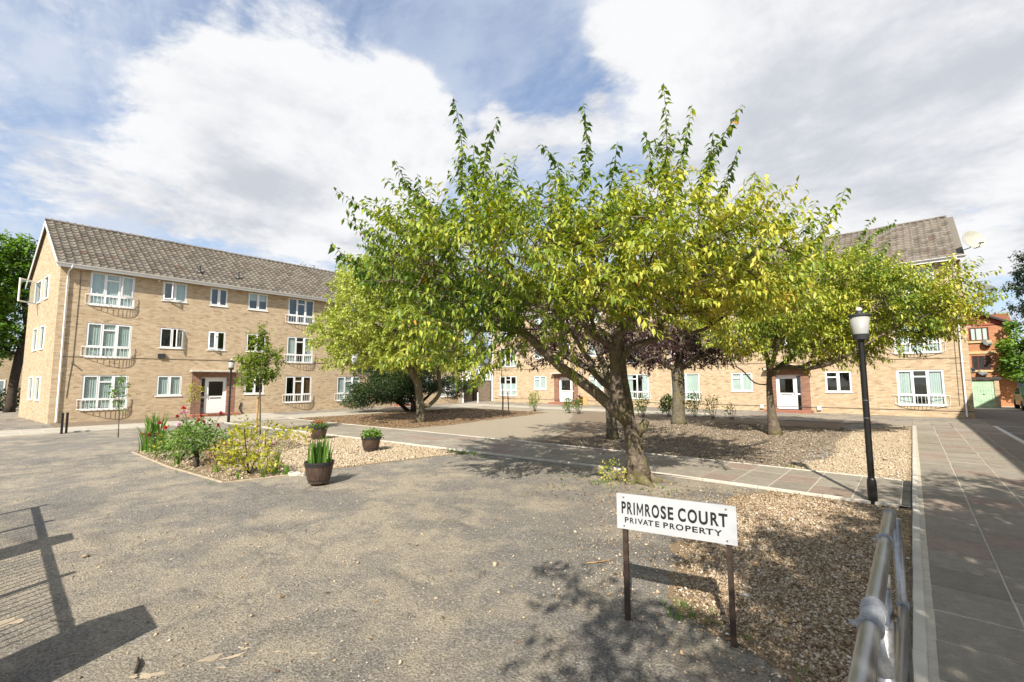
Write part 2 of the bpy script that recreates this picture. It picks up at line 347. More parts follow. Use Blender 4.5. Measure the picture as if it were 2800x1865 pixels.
# ------------------------------------------------------------------ geometry helpers
def tag(o, label=None, cat=None, group=None, kind=None):
    if label: o['label'] = label
    if cat: o['category'] = cat
    if group: o['group'] = group
    if kind: o['kind'] = kind
    return o
def link(name, me, parent=None):
    o = bpy.data.objects.new(name, me); COL.objects.link(o)
    if parent is not None: o.parent = parent
    return o
def empty(name, loc=(0, 0, 0), rz=0.):
    o = bpy.data.objects.new(name, None); COL.objects.link(o); o.location = loc; o.rotation_euler = (0, 0, rz); o.empty_display_size = .2
    return o
class MB:
    def __init__(s): s.v = []; s.f = []
    def add(s, vs, fs):
        k = len(s.v); s.v += [tuple(v) for v in vs]; s.f += [tuple(i+k for i in f) for f in fs]; return s
    def box(s, x0, x1, y0, y1, z0, z1):
        return s.add([(x0, y0, z0), (x1, y0, z0), (x1, y1, z0), (x0, y1, z0), (x0, y0, z1), (x1, y0, z1), (x1, y1, z1), (x0, y1, z1)],
                     [(0, 3, 2, 1), (4, 5, 6, 7), (0, 1, 5, 4), (1, 2, 6, 5), (2, 3, 7, 6), (3, 0, 4, 7)])
    def bevbox(s, x0, x1, y0, y1, z0, z1, b=.008):   # box with chamfered top edges
        return s.add([(x0, y0, z0), (x1, y0, z0), (x1, y1, z0), (x0, y1, z0), (x0, y0, z1-b), (x1, y0, z1-b), (x1, y1, z1-b), (x0, y1, z1-b),
                      (x0+b, y0+b, z1), (x1-b, y0+b, z1), (x1-b, y1-b, z1), (x0+b, y1-b, z1)],
                     [(0, 3, 2, 1), (0, 1, 5, 4), (1, 2, 6, 5), (2, 3, 7, 6), (3, 0, 4, 7), (4, 5, 9, 8), (5, 6, 10, 9), (6, 7, 11, 10), (7, 4, 8, 11), (8, 9, 10, 11)])
    def quad(s, a, b, c, d): return s.add([a, b, c, d], [(0, 1, 2, 3)])
    def tube(s, pts, rads, n=6, cap=True):
        pts = [Vector(p) for p in pts]; m = len(pts)
        if not hasattr(rads, '__len__'): rads = [rads]*m
        t0 = (pts[1]-pts[0]).normalized(); u = t0.orthogonal().normalized(); k = len(s.v)
        for i, p in enumerate(pts):
            t = (pts[min(i+1, m-1)]-pts[max(i-1, 0)]).normalized()
            u = (u-t*u.dot(t)); u = u.normalized() if u.length > 1e-6 else t.orthogonal().normalized(); w = t.cross(u)
            for j in range(n):
                a = 2*math.pi*j/n; s.v.append(tuple(p+(u*math.cos(a)+w*math.sin(a))*rads[i]))
        for i in range(m-1):
            for j in range(n):
                a = k+i*n+j; b = k+i*n+(j+1) % n; s.f.append((a, b, b+n, a+n))
        if cap: s.f.append(tuple(k+j for j in reversed(range(n)))); s.f.append(tuple(k+(m-1)*n+j for j in range(n)))
        return s
    def lathe(s, prof, n=16, c=(0, 0, 0), cap=True):
        k = len(s.v)
        for r, z in prof:
            for j in range(n):
                a = 2*math.pi*j/n; s.v.append((c[0]+r*math.cos(a), c[1]+r*math.sin(a), c[2]+z))
        for i in range(len(prof)-1):
            for j in range(n):
                a = k+i*n+j; b = k+i*n+(j+1) % n; s.f.append((a, b, b+n, a+n))
        if cap: s.f.append(tuple(k+j for j in reversed(range(n)))); s.f.append(tuple(k+(len(prof)-1)*n+j for j in range(n)))
        return s
    def prism(s, poly, y0, y1):      # polygon in x,z extruded along y
        n = len(poly); s.add([(x, y0, z) for x, z in poly]+[(x, y1, z) for x, z in poly],
              [tuple(range(n)), tuple(reversed(range(n, 2*n)))]+[(i, i+n, (i+1) % n+n, (i+1) % n) for i in range(n)]); return s
    def mesh(s, name, mat, smooth=False):
        me = bpy.data.meshes.new(name); me.from_pydata(s.v, [], s.f); me.materials.append(M[mat])
        if smooth: me.polygons.foreach_set('use_smooth', [True]*len(me.polygons))
        me.update(); return me
    def build(s, name, mat, parent=None, smooth=False): return link(name, s.mesh(name, mat, smooth), parent)
def np_mesh(name, V, F, mat, tint=None, smooth=False):
    V = np.asarray(V, np.float32); F = np.asarray(F, np.int32); k = F.shape[1]
    me = bpy.data.meshes.new(name); me.vertices.add(len(V)); me.vertices.foreach_set('co', V.ravel())
    me.loops.add(F.size); me.loops.foreach_set('vertex_index', F.ravel()); me.polygons.add(len(F))
    me.polygons.foreach_set('loop_start', np.arange(0, F.size, k, dtype=np.int32)); me.polygons.foreach_set('loop_total', np.full(len(F), k, np.int32))
    me.update(calc_edges=True); me.materials.append(M[mat])
    if smooth: me.polygons.foreach_set('use_smooth', np.ones(len(F), bool))
    if tint is not None:
        a = me.attributes.new('tint', 'FLOAT', 'POINT'); a.data.foreach_set('value', np.asarray(tint, np.float32))
    return me
def poly_sheet(name, pts, z, mat, parent=None, kind='structure', thick=.0):
    b = MB(); n = len(pts); b.add([(x, y, z) for x, y in pts], [tuple(range(n))])
    o = b.build(name, mat, parent)
    if kind and parent is None: o['kind'] = kind
    # face up
    if o.data.polygons[0].normal.z < 0: o.data.flip_normals()
    return o
def rough(poly, amp, step=.25, seed=1, fixed=lambda p: False):
    r = random.Random(seed); out = []; n = len(poly)
    for i in range(n):
        a, b = Vector(poly[i]), Vector(poly[(i+1) % n]); k = max(1, int((b-a).length/step)); nn = (b-a).orthogonal().normalized()
        for j in range(k):
            p = a+(b-a)*(j/k); q = p+nn*r.uniform(-amp, amp); out.append(tuple(p) if fixed(p) else tuple(q))
    return out
def in_poly(P, poly):
    x, y = P[:, 0], P[:, 1]; ins = np.zeros(len(P), bool); n = len(poly)
    for i in range(n):
        x0, y0 = poly[i]; x1, y1 = poly[(i+1) % n]
        c = ((y0 > y) != (y1 > y)) & (x < (x1-x0)*(y-y0)/((y1-y0) if y1 != y0 else 1e-9)+x0); ins ^= c
    return ins
def edge_dist(P, poly):
    d = np.full(len(P), 1e9); n = len(poly)
    for i in range(n):
        a = np.array(poly[i]); b = np.array(poly[(i+1) % n]); ab = b-a; t = np.clip(((P-a)@ab)/(ab@ab), 0, 1); d = np.minimum(d, np.linalg.norm(P-(a+t[:, None]*ab), axis=1))
    return d

# stones: squashed, jittered octahedra joined in one mesh
OCT = np.array([(1, 0, 0), (0, 1, 0), (-1, 0, 0), (0, -1, 0), (0, 0, 1), (0, 0, -.6)], float); OCF = np.array([(0, 1, 4), (1, 2, 4), (2, 3, 4), (3, 0, 4), (1, 0, 5), (2, 1, 5), (3, 2, 5), (0, 3, 5)])
def stones(name, P, z, size, mat, rng, parent=None, flat=.6, tint=None):
    n = len(P); s = size*np.exp(rng.normal(0, .36, n)); a = rng.uniform(0, 2*np.pi, n); el = rng.uniform(.6, 1., n)
    V = OCT[None]*(1+rng.normal(0, .16, (n, 6, 1)))+rng.normal(0, .10, (n, 6, 3)); V[:, :, 1] *= el[:, None]; V[:, :, 2] *= flat
    c, sn = np.cos(a)[:, None], np.sin(a)[:, None]; x = V[:, :, 0]*c-V[:, :, 1]*sn; y = V[:, :, 0]*sn+V[:, :, 1]*c
    V = np.stack([x, y, V[:, :, 2]+rng.normal(0, .25, (n, 1))], 2)
    tl = rng.normal(0, .25, (n, 2)); V[:, :, 2] += V[:, :, 0]*tl[:, :1]+V[:, :, 1]*tl[:, 1:]
    V *= s[:, None, None]; V[:, :, 0] += P[:, :1]; V[:, :, 1] += P[:, 1:2]; V[:, :, 2] += z+s[:, None]*.22
    F = (OCF[None]+(np.arange(n)*6)[:, None, None]).reshape(-1, 3)
    t = rng.beta(2, 2, n) if tint is None else tint
    o = link(name, np_mesh(name, V.reshape(-1, 3), F, mat, np.repeat(t, 6)), parent); o['kind'] = 'stuff'; return o
def scatter_poly(poly, n, rng, fade=0.):
    p = np.array(poly); P = rng.uniform(p.min(0), p.max(0), (int(n), 2)); P = P[in_poly(P, poly)]
    if fade: d = edge_dist(P, poly); P = P[rng.uniform(0, 1, len(P)) < np.clip(d/fade, .12, 1)]
    return P

# leaves: folded, pointed, drooping
def leaf_arrays(P, D, N, L, Wd, curl=.25):
    D = D/np.linalg.norm(D, axis=1, keepdims=True); Sd = np.cross(D, N); Sd /= np.linalg.norm(Sd, axis=1, keepdims=True)+1e-9; N = np.cross(Sd, D)
    L = L[:, None]; Wd = Wd[:, None]
    mid = P+D*L*.5-N*Wd*.16; tip = P+D*L-N*L*curl
    l = P+D*L*.45+Sd*Wd*.5+N*Wd*.08; r = P+D*L*.45-Sd*Wd*.5+N*Wd*.08
    V = np.stack([P, l, mid, r, tip], 1); n = len(P)
    F = np.array([(0, 2, 1), (0, 3, 2), (1, 2, 4), (2, 3, 4)]); F = (F[None]+(np.arange(n)*5)[:, None, None]).reshape(-1, 3)
    return V.reshape(-1, 3), F
def leaf_mesh(name, P, D, N, L, Wd, tint, mat, parent=None, curl=.25):
    V, F = leaf_arrays(P, D, N, L, Wd, curl); return link(name, np_mesh(name, V, F, mat, np.repeat(tint, 5)), parent)
def unit(v): return v/(np.linalg.norm(v, axis=-1, keepdims=True)+1e-9)

# ------------------------------------------------------------------ brick blocks of flats
def frame_members(b, rects, y0, y1):
    for r in rects: b.box(r[0], r[1], y0, y1, r[2], r[3])
PANE_Y = .055
def add_pane(parent, x0, x1, z0, z1, y=PANE_Y, mat='glass', name='pane'):
    return MB().box(x0, x1, y, y+.006, z0, z1).build(name, mat, parent)
def add_curtain(parent, x0, x1, z0, z1, mat, y=.092, amp=.010, wl=.085, rng=random):
    n = max(6, int((x1-x0)/.022)); b = MB(); ph = rng.uniform(0, 6)
    vs = []
    for i in range(n+1):
        x = x0+(x1-x0)*i/n; yy = y+amp*math.sin(x/wl*6.283+ph+1.3*math.sin(x*9+ph)); vs += [(x, yy, z0), (x, yy*1.0, z1)]
    b.add(vs, [(2*i, 2*i+2, 2*i+3, 2*i+1) for i in range(n)]); return b.build('curtain', mat, parent)
def open_sash(parent, hx, z0, z1, w, ang, y=.05):
    # casement hinged at x=hx (w>0 swings from hx to hx+w), opened outwards by ang
    e = MB(); t = .05; s = 1 if w > 0 else -1; w = abs(w)
    for r in ((0, t, z0, z1), (w-t, w, z0, z1), (t, w-t, z0, z0+t), (t, w-t, z1-t, z1)):
        e.box(r[0]*s if s > 0 else -r[1], r[1]*s if s > 0 else -r[0], -.02, .02, r[2], r[3])
    o = e.build('sash', 'white_upvc', parent); o.location = (hx, y, 0); o.rotation_euler = (0, 0, -ang*s)
    pb = MB().box(t*s if s > 0 else -(w-t), (w-t)*s if s > 0 else -t, -.003, .003, z0+t, z1-t).build('pane', 'glass', parent)
    pb.location = (hx, y, 0); pb.rotation_euler = (0, 0, -ang*s)
def window(block, x0, x1, z0, z1, kind, cur=None, opened=None, rng=random):
    fr = MB(); t = .06; m = .045; ya, yb = .025, .085; panes = []
    frame_members(fr, ((x0, x0+t, z0, z1), (x1-t, x1, z0, z1), (x0+t, x1-t, z0, z0+t), (x0+t, x1-t, z1-t, z1)), ya, yb)
    w = x1-x0
    if kind == 'big':
        zt = z0+.50; a = x0+w*.345; c = x0+w*.655; zf = z1-.34
        frame_members(fr, ((x0+t, x1-t, zt-m, zt+m),), ya-.004, yb-.004)
        for q in (a, c): frame_members(fr, ((q-m, q+m, z0+t, zt-m), (q-m, q+m, zt+m, z1-t)), ya-.002, yb-.002)
        frame_members(fr, ((a+m, c-m, zf-.035, zf+.035),), ya-.003, yb-.003)
        for i, (p, q) in enumerate(((x0+t, a-m), (a+m, c-m), (c+m, x1-t))):
            panes.append((p, q, z0+t, zt-m))
            if i == 1: panes += [(p, q, zt+m, zf-.035), (p, q, zf+.035, z1-t)]
            elif opened == i: open_sash_args = (q if i == 2 else p, zt+m, z1-t, (q-p)*(-1 if i == 2 else 1))
            else: panes.append((p, q, zt+m, z1-t))
        for p, q in ((x0+t, a-m), (c+m, x1-t)):     # casement leaves stand proud of the frame
            frame_members(fr, ((p-.012, p+.03, zt+.03, z1-.045), (q-.03, q+.012, zt+.03, z1-.045), (p+.03, q-.03, zt+.03, zt+.072), (p+.03, q-.03, z1-.087, z1-.045)), ya-.014, ya-.0045) if not (opened == 2 and p > a) else None
    elif kind == 'bigtwo':
        zt = z0+.50; a = x0+w*.5; zf = z1-.34
        frame_members(fr, ((x0+t, x1-t, zt-m, zt+m),), ya-.004, yb-.004)
        frame_members(fr, ((a-m, a+m, z0+t, zt-m), (a-m, a+m, zt+m, z1-t)), ya-.002, yb-.002)
        frame_members(fr, ((x0+t, a-m, zf-.035, zf+.035),), ya-.003, yb-.003)
        panes += [(x0+t, a-m, z0+t, zt-m), (a+m, x1-t, z0+t, zt-m), (a+m, x1-t, zt+m, z1-t), (x0+t, a-m, zt+m, zf-.035), (x0+t, a-m, zf+.035, z1-t)]
    elif kind in ('two', 'twof'):
        a = (x0+x1)/2
        frame_members(fr, ((a-m, a+m, z0+t, z1-t),), ya-.002, yb-.002)
        if kind == 'twof': frame_members(fr, ((x0+t, a-m, z1-.37, z1-.30),), ya-.003, yb-.003)
        for i, (p, q) in enumerate(((x0+t, a-m), (a+m, x1-t))):
            if opened == i: open_sash_args = (p if i == 0 else q, z0+t, z1-t, (q-p)*(1 if i == 0 else -1)); continue
            if kind == 'twof' and i == 0: panes += [(p, q, z0+t, z1-.37), (p, q, z1-.30, z1-t)]
            else: panes.append((p, q, z0+t, z1-t))
            frame_members(fr, ((p-.01, p+.028, z0+.045, z1-.045), (q-.028, q+.01, z0+.045, z1-.045), (p+.028, q-.028, z0+.045, z0+.085), (p+.028, q-.028, z1-.085, z1-.045)), ya-.014, ya-.0045)
    o = fr.build('window', 'white_upvc', block)
    for p in panes: add_pane(o, p[0]-.008, p[1]+.008, p[2]-.008, p[3]+.008)
    if opened is not None: open_sash(o, open_sash_args[0], open_sash_args[1], open_sash_args[2], open_sash_args[3], R(38 if kind != 'big' else 14), .01)
    MB().bevbox(x0-.04, x1+.04, -.045, .04, z0-.045, z0-.002, .008).build('sill', 'white_upvc', o)
    if cur == 'net': add_curtain(o, x0+.02, x1-.02, z0+.08, z1-.02, 'curtain_net', rng=rng)
    elif cur == 'sides':
        add_curtain(o, x0+.02, x0+.3*w, z0+.05, z1-.02, 'curtain_net', rng=rng); add_curtain(o, x1-.3*w, x1-.02, z0+.05, z1-.02, 'curtain_net', rng=rng)
    elif cur == 'brown': add_curtain(o, x0+.3*w, x1-.02, z0+.05, z1-.02, 'curtain_brown', rng=rng)
    elif cur == 'white': add_curtain(o, x0+.02, x1-.02, z0+.02, z1-.02, 'curtain_white', rng=rng)
    elif cur == 'lower': add_curtain(o, x0+.02, x1-.02, z0+.02, z0+.62*(z1-z0), 'curtain_net', rng=rng)
    elif cur == 'swag':
        add_curtain(o, x0+.5*w, x1-.02, z0+.05, z1-.02, 'curtain_white', rng=rng)
    elif cur == 'blind': MB().box(x0+.03, x1-.03, .092, .096, z1-.45*(z1-z0), z1-.03).build('blind', 'curtain_white', o)
    elif cur == 'red': add_curtain(o, x0+.02, x0+.6*w, z0+.02, z0+.5, 'red_fabric', rng=rng)
    return o
def balcony(block, x0, x1, z0):
    b = MB(); e = .14; n = 20; d = .27
    pt = lambda t: (x0-e+(x1-x0+2*e)*t, -.03-d*math.sin(math.pi*t)**.8)
    for z, r in ((z0+.03, .013), (z0+.50, .014)): b.tube([(*pt(i/n), z) for i in range(n+1)], r, 5)
    for i in range(0, 15): 
        t = (i+.02)/14 if i == 0 else min(i/14, .999); b.tube([(*pt(t), z0+.03), (*pt(t), z0+.5)], .010, 4, False)
    for t in (.0, 1.): 
        x, y = pt(t); b.tube([(x, y, z0+.45), (x, .05, z0+.45)], .012, 4); b.tube([(x, y, z0+.08), (x, .05, z0+.08)], .012, 4)
    return b.build('balcony_railing', 'white_paint', block)
def entrance(block, x0, x1, ztop, side, rng):
    # red brick surround in a recess, white door with glazed top, sidelight, canopy slab, step
    j = .45; dx0, dx1 = x0+j, x1-j; yd = .16
    MB().box(x0, dx0, .012, .5, 0, ztop).box(dx1, x1, .012, .5, 0, ztop).box(dx0, dx1, .012, .5, 2.2, ztop).build('brick_surround', 'red_brick', block)
    MB().bevbox(x0-.12, x1+.12, -.42, .02, ztop+.002, ztop+.10, .015).build('canopy', 'pale_concrete', block)
    MB().bevbox(x0-.1, x1+.1, -.75, -.002, 0, .13, .01).build('step', 'red_step', block)
    z0 = .14; sl = .26; lx0, lx1 = (dx0+sl, dx1) if side < 0 else (dx0, dx1-sl); sx0, sx1 = (dx0, dx0+sl) if side < 0 else (dx1-sl, dx1)
    f = MB(); t = .05
    frame_members(f, ((dx0, dx0+t, z0, 2.2), (dx1-t, dx1, z0, 2.2), (dx0+t, dx1-t, 2.2-.06, 2.2)), yd, yd+.09)
    m = lx0 if side < 0 else lx1
    frame_members(f, ((m-.035, m+.035, z0, 2.14),), yd-.002, yd+.088)
    f.box(sx0+.05, sx1-.035, yd+.01, yd+.08, 1.02, 1.10)
    f.build('door_frame', 'white_upvc', block)
    a, c = (m+.035, dx1-t) if side < 0 else (dx0+t, m-.035); d = MB()
    zg0, zg1 = 1.12, 1.96
    for r in ((a, a+.12, z0, 2.14), (c-.12, c, z0, 2.14), (a+.12, c-.12, z0, zg0), (a+.12, c-.12, zg1, 2.14)): d.box(r[0], r[1], yd+.02, yd+.065, r[2], r[3])
    do = d.build('door', 'white_upvc', block)
    add_pane(do, a+.115, c-.115, zg0-.005, zg1+.005, yd+.04)
    MB().box(a+.2, c-.2, yd+.004, yd+.02, .98, 1.03).build('letter_flap', 'dark_grey_metal', do)
    hx = (a+.06) if side < 0 else (c-.06); MB().tube([(hx, yd-.02, .98), (hx, yd-.02, 1.22)], .014, 6).build('handle', 'screw_steel', do)
    for q in ((z0, 1.02), (1.10, 2.14)): add_pane(block, sx0+.04, sx1-.03, q[0], q[1], yd+.045, 'glass', 'sidelight')
    return do
def tile_shape():
    w, l = .298, .42; xs = [-.149, -.105, -.03, .03, .075, .115, .149]; hs = [.030, .0, .0, .004, .052, .058, .030]
    V = []; F = []
    for y, lift in ((0., .046), (l, .002)):
        for x, h in zip(xs, hs): V.append((x, y, h+lift))
    for x, h in zip(xs, hs): V.append((x, 0, h+.006))
    for i in range(6): F.append((i, i+1, i+8, i+7)); F.append((14+i, 15+i, i+1, i))
    return np.array(V), np.array(F)
def block_of_flats(name, label, loc, rz, L, depth, eave, ridge, wins, doors, storey, gs, gt, skew=0., near='low', rng=None, tiles=True, gable_wins=(), tile_m='roof_tile'):
    rng = rng or random.Random(3); nrng = np.random.default_rng(5)
    B = tag(empty(name, loc, rz), label, 'building')
    hd = depth/2; sk = lambda y: skew*y/depth
    # wall with openings
    ops = [(w[0], w[1], w[2], w[3]) for w in wins]+[(d[0], d[1], 0, d[2]) for d in doors]
    xs = sorted({0., L, *[o[0] for o in ops], *[o[1] for o in ops]}); zs = sorted({0., eave, *[o[2] for o in ops], *[o[3] for o in ops]})
    wb = MB()
    for i in range(len(xs)-1):
        for k in range(len(zs)-1):
            cx, cz = (xs[i]+xs[i+1])/2, (zs[k]+zs[k+1])/2
            if any(o[0] < cx < o[1] and o[2] < cz < o[3] for o in ops): continue
            wb.quad((xs[i], 0, zs[k]), (xs[i+1], 0, zs[k]), (xs[i+1], 0, zs[k+1]), (xs[i], 0, zs[k+1]))
    for x0, x1, z0, z1 in ops:
        d = .22 if z0 > 0 else .5
        wb.quad((x0, 0, z0), (x0, 0, z1), (x0, d, z1), (x0, d, z0)); wb.quad((x1, 0, z1), (x1, 0, z0), (x1, d, z0), (x1, d, z1))
        wb.quad((x0, 0, z1), (x1, 0, z1), (x1, d, z1), (x0, d, z1))
        if z0 > 0: wb.quad((x1, 0, z0), (x0, 0, z0), (x0, d, z0), (x1, d, z0))
    # gables and back (gable windows are cut as openings along y)
    def gable(x, s, gw):
        ys = sorted({0., hd, depth, *[g[0] for g in gw], *[g[1] for g in gw]}); zz = sorted({0., eave, *[g[2] for g in gw], *[g[3] for g in gw]})
        P = lambda y, z: (x+s*y/depth, y, z)
        for i in range(len(ys)-1):
            for k in range(len(zz)-1):
                cy, cz = (ys[i]+ys[i+1])/2, (zz[k]+zz[k+1])/2
                if any(g[0] < cy < g[1] and g[2] < cz < g[3] for g in gw): continue
                wb.quad(P(ys[i], zz[k]), P(ys[i], zz[k+1]), P(ys[i+1], zz[k+1]), P(ys[i+1], zz[k]))
        wb.add([P(0, eave), P(depth, eave), P(hd, ridge-.06)], [(0, 2, 1)])
    gable(0, skew, gable_wins); gable(L, skew, ())
    wb.quad((L+skew, depth, 0), (skew, depth, 0), (skew, depth, eave), (L+skew, depth, eave))
    wb.build('wall', 'yellow_brick', B)
    MB().quad((.3, 2.6, 0), (L-.3, 2.6, 0), (L-.3, 2.6, eave), (.3, 2.6, eave)).build('partition', 'interior_wall', B)
    for z in (storey, 2*storey): MB().box(.1, L-.1, .24, 2.55, z-.12, z+.05).build('floor_slab', 'interior_wall', B)
    for w in wins:
        window(B, *w[:5], cur=w[5], opened=w[6] if len(w) > 6 else None, rng=rng)
        if w[4] in ('big', 'bigtwo'): balcony(B, w[0], w[1], w[2])
    for d in doors: entrance(B, d[0], d[1], d[2], d[3], rng)
    # roof
    ey, ez = -.36, eave-.02; ty = hd; sl = math.hypot(ty-ey, ridge-ez); cs, sn = (ty-ey)/sl, (ridge-ez)/sl; ov = .16
    rb = MB(); rb.quad((sk(ey)-ov, ey, ez), (L+sk(ey)+ov, ey, ez), (L+sk(ty)+ov, ty, ridge), (sk(ty)-ov, ty, ridge))
    rb.quad((L+sk(depth)+ov, depth+.36, ez), (sk(depth)-ov, depth+.36, ez), (sk(ty)-ov, ty, ridge), (L+sk(ty)+ov, ty, ridge))
    roof = rb.build('roof', tile_m, B)
    MB().quad((sk(ey)-ov, ey, ez-.012), (L+sk(ey)+ov, ey, ez-.012), (L+ov, .0, ez-.010), (-ov, .0, ez-.010)).build('soffit', 'soffit', B)
    MB().box(-ov, L+ov, ey-.028, ey, ez-.16, ez+.01).build('fascia', 'white_upvc', B)
    g = MB(); gy = ey-.09
    arc = [(gy+.06*math.cos(a), ez+.02+.062*math.sin(a)) for a in [math.pi+math.pi*i/8 for i in range(9)]]
    vs = [(x, y, z) for x in (-ov-.05, L+ov+.05) for y, z in arc]; g.add(vs, [(i, i+9, i+10, i+1) for i in range(8)]); g.build('gutter', 'white_upvc', B, True)
    if tiles:
        TV, TF = tile_shape(); me = np_mesh('tile', TV, TF, tile_m); ga = .345; wt = .3
        nr = int(sl/ga)+1; nc = int((L+2*ov)/wt)
        cells = []
        for r in range(nr):
            s = r*ga; y = ey-.04+s*cs; z = ez-.005+s*sn
            for c in range(nc): 
                x = sk(y)-ov+.15+c*wt
                cells.append((x, y+0.0, z, c))
        cells.sort(key=lambda q: q[3] if near == 'low' else -q[3])
        Rm = np.array([(1, 0, 0), (0, cs, -sn), (0, sn, cs)])
        MX = Matrix(((1, 0, 0, 0), (0, cs, -sn, 0), (0, sn, cs, 0), (0, 0, 0, 1)))
        for x, y, z, c in cells[:300]:
            o = bpy.data.objects.new('tile', me); COL.objects.link(o); o.parent = roof
            o.matrix_local = Matrix.Translation((x, y, z+rng.uniform(0, .006))) @ MX @ Matrix.Rotation(rng.uniform(-.012, .012), 4, 'Z')
        rest = np.array([c[:3] for c in cells[300:]]); V = (TV@Rm.T)[None]+rest[:, None]; V[:, :, 2] += nrng.uniform(0, .006, (len(rest), 1))
        F = (TF[None]+(np.arange(len(rest))*len(TV))[:, None, None]).reshape(-1, 4)
        o = link('tiles', np_mesh('tiles', V.reshape(-1, 3), F, tile_m, np.repeat(nrng.uniform(0, 1, len(rest)), len(TV))), roof); o['kind'] = 'stuff'
        rm = MB(); n = 6
        pr_ = [(.13*math.cos(a), .10*math.sin(a)-.02) for a in [math.pi*i/n for i in range(n+1)]]
        rm.add([(x, y, z) for x in (0, .44) for y, z in pr_], [(i, i+1, i+n+2, i+n+1) for i in range(n)]+[tuple(range(n, -1, -1))]); rme = rm.mesh('ridge_tile', tile_m)
        x = sk(ty)-ov
        while x < L+sk(ty)+ov-.4:
            o = bpy.data.objects.new('ridge_tile', rme); COL.objects.link(o); o.parent = roof; o.location = (x, ty, ridge+.045+rng.uniform(-.008, .012)); x += .45
    # verge boards on both gables
    for gx, sgn in ((0, -1), (L, 1)):
        vb = MB(); X = lambda y: gx+sk(y)+sgn*ov
        for ya, za, yb_, zb in ((ey, ez, ty, ridge), (depth+.36, ez, ty, ridge)):
            vb.add([(X(ya), ya, za-.02), (X(yb_), yb_, zb-.02), (X(yb_), yb_, zb-.24), (X(ya), ya, za-.24), (X(ya)-sgn*.03, ya, za-.02), (X(yb_)-sgn*.03, yb_, zb-.02), (X(yb_)-sgn*.03, yb_, zb-.24), (X(ya)-sgn*.03, ya, za-.24)],
                   [(0, 1, 2, 3), (7, 6, 5, 4), (3, 2, 6, 7), (0, 4, 5, 1), (0, 3, 7, 4)])
        vb.build('verge_board', 'white_upvc', B)
    return B
def downpipe(block, x, eave, name='downpipe'):
    b = MB(); b.tube([(x+.1, -.45, eave-.05), (x+.1, -.45, eave-.16), (x, -.07, eave-.34), (x, -.07, .12), (x, -.13, .05)], .036, 8)
    for z in (.9, 2.7, 4.5, 6.3): b.tube([(x, -.07, z), (x, -.07, z+.05)], .045, 8)
    return b.build(name, 'white_upvc', block, True)
# ------------------------------------------------------------------ ground, paths, beds
g = MB().quad((-260, -160, 0), (200, -160, 0), (200, 260, 0), (-260, 260, 0)).build('ground', 'asphalt'); g['kind'] = 'structure'
rn = random.Random(11); nr_ = np.random.default_rng(7)
def slab(parent, corners, z=.036, b=.007, z0=.006, name='paving_slab', mat='paving_slab'):
    c = [Vector((x, y, 0)) for x, y in corners]; ctr = sum(c, Vector())/4; me = MB(); dz = rn.uniform(-.003, .003); tx, ty = rn.uniform(-.003, .003), rn.uniform(-.003, .003)
    zz = lambda p: z+dz+(p.x-ctr.x)*tx+(p.y-ctr.y)*ty
    top = [p+(ctr-p).normalized()*b*1.4 for p in c]
    me.add([(p.x, p.y, z0) for p in c]+[(p.x, p.y, zz(p)-b) for p in c]+[(p.x, p.y, zz(p)) for p in top],
           [(0, 1, 5, 4), (1, 2, 6, 5), (2, 3, 7, 6), (3, 0, 4, 7), (4, 5, 9, 8), (5, 6, 10, 9), (6, 7, 11, 10), (7, 4, 8, 11), (8, 9, 10, 11)])
    return me.build(name, mat, parent)
# right-hand path, four slabs wide, running along the court
rp = poly_sheet('path', [(-.05, -6), (2.27, -6), (2.27, 24.3), (-.05, 24.3)], .0345, 'path_mortar'); rp['label'] = 'wide slab path running along the right side of the court'
xj = [0.005, .51, 1.10, 1.69, 2.25]
y = -1.2
while y < 24.2:
    for i in range(4):
        slab(rp, [(xj[i]+.006, y+.006), (xj[i+1]-.006, y+.006), (xj[i+1]-.006, y+.564), (xj[i]+.006, y+.564)], .040)
    y += .570
def kerb_line(parent, pts, w, h, seg=.92, mat='pale_concrete', name='kerb_stone', gap=.008):
    for a, b in zip(pts[:-1], pts[1:]):
        a = Vector((*a, 0)); b = Vector((*b, 0)); d = b-a; n = max(1, round(d.length/seg)); l = d.length/n; ang = math.atan2(d.y, d.x)
        me = MB().bevbox(0, l-gap, -w/2, w/2, 0, h, .008).mesh(name, mat)
        for i in range(n):
            o = bpy.data.objects.new(name, me); COL.objects.link(o); o.parent = parent; o.location = a+d*(i/n)+Vector((0, 0, rn.uniform(-.003, .002))); o.rotation_euler = (0, 0, ang+rn.uniform(-.004, .004))
kerb_line(rp, [(-.075, -1.2), (-.075, 24.2)], .075, .050)
# cross path
near = lambda x: 8.84 if x > -4 else 8.84-(-4-x)*.090
far = lambda x: 11.06 if x > -4 else 11.06-(-4-x)*.055
cxs = [-.24-.585*i for i in range(42)]
cp = poly_sheet('path', [(-.13, near(0)), (-.13, far(0))]+[(x, far(x)) for x in cxs[::4]]+[(-24.4, far(-24.4)), (-24.4, near(-24.4))]+[(x, near(x)) for x in reversed(cxs[::4])], .029, 'path_mortar')
cp['label'] = 'narrow slab path crossing the court past the trees'
for a, b in zip(cxs[:-1], cxs[1:]):
    for k in range(3):
        q = lambda x, t: (x, near(x)+.045+(far(x)-near(x)-.09)*t); e = .003
        slab(cp, [(b+.006, q(b, k/3)[1]+.006), (a-.006, q(a, k/3)[1]+.006), (a-.006, q(a, (k+1)/3)[1]-.006), (b+.006, q(b, (k+1)/3)[1]-.006)], .034)
for i in range(4): slab(cp, [(-.235, 8.90+.54*i), (-.13, 8.90+.54*i), (-.13, 9.43+.54*i), (-.235, 9.43+.54*i)], .036, name='drain_cover', mat='dark_grey_metal')
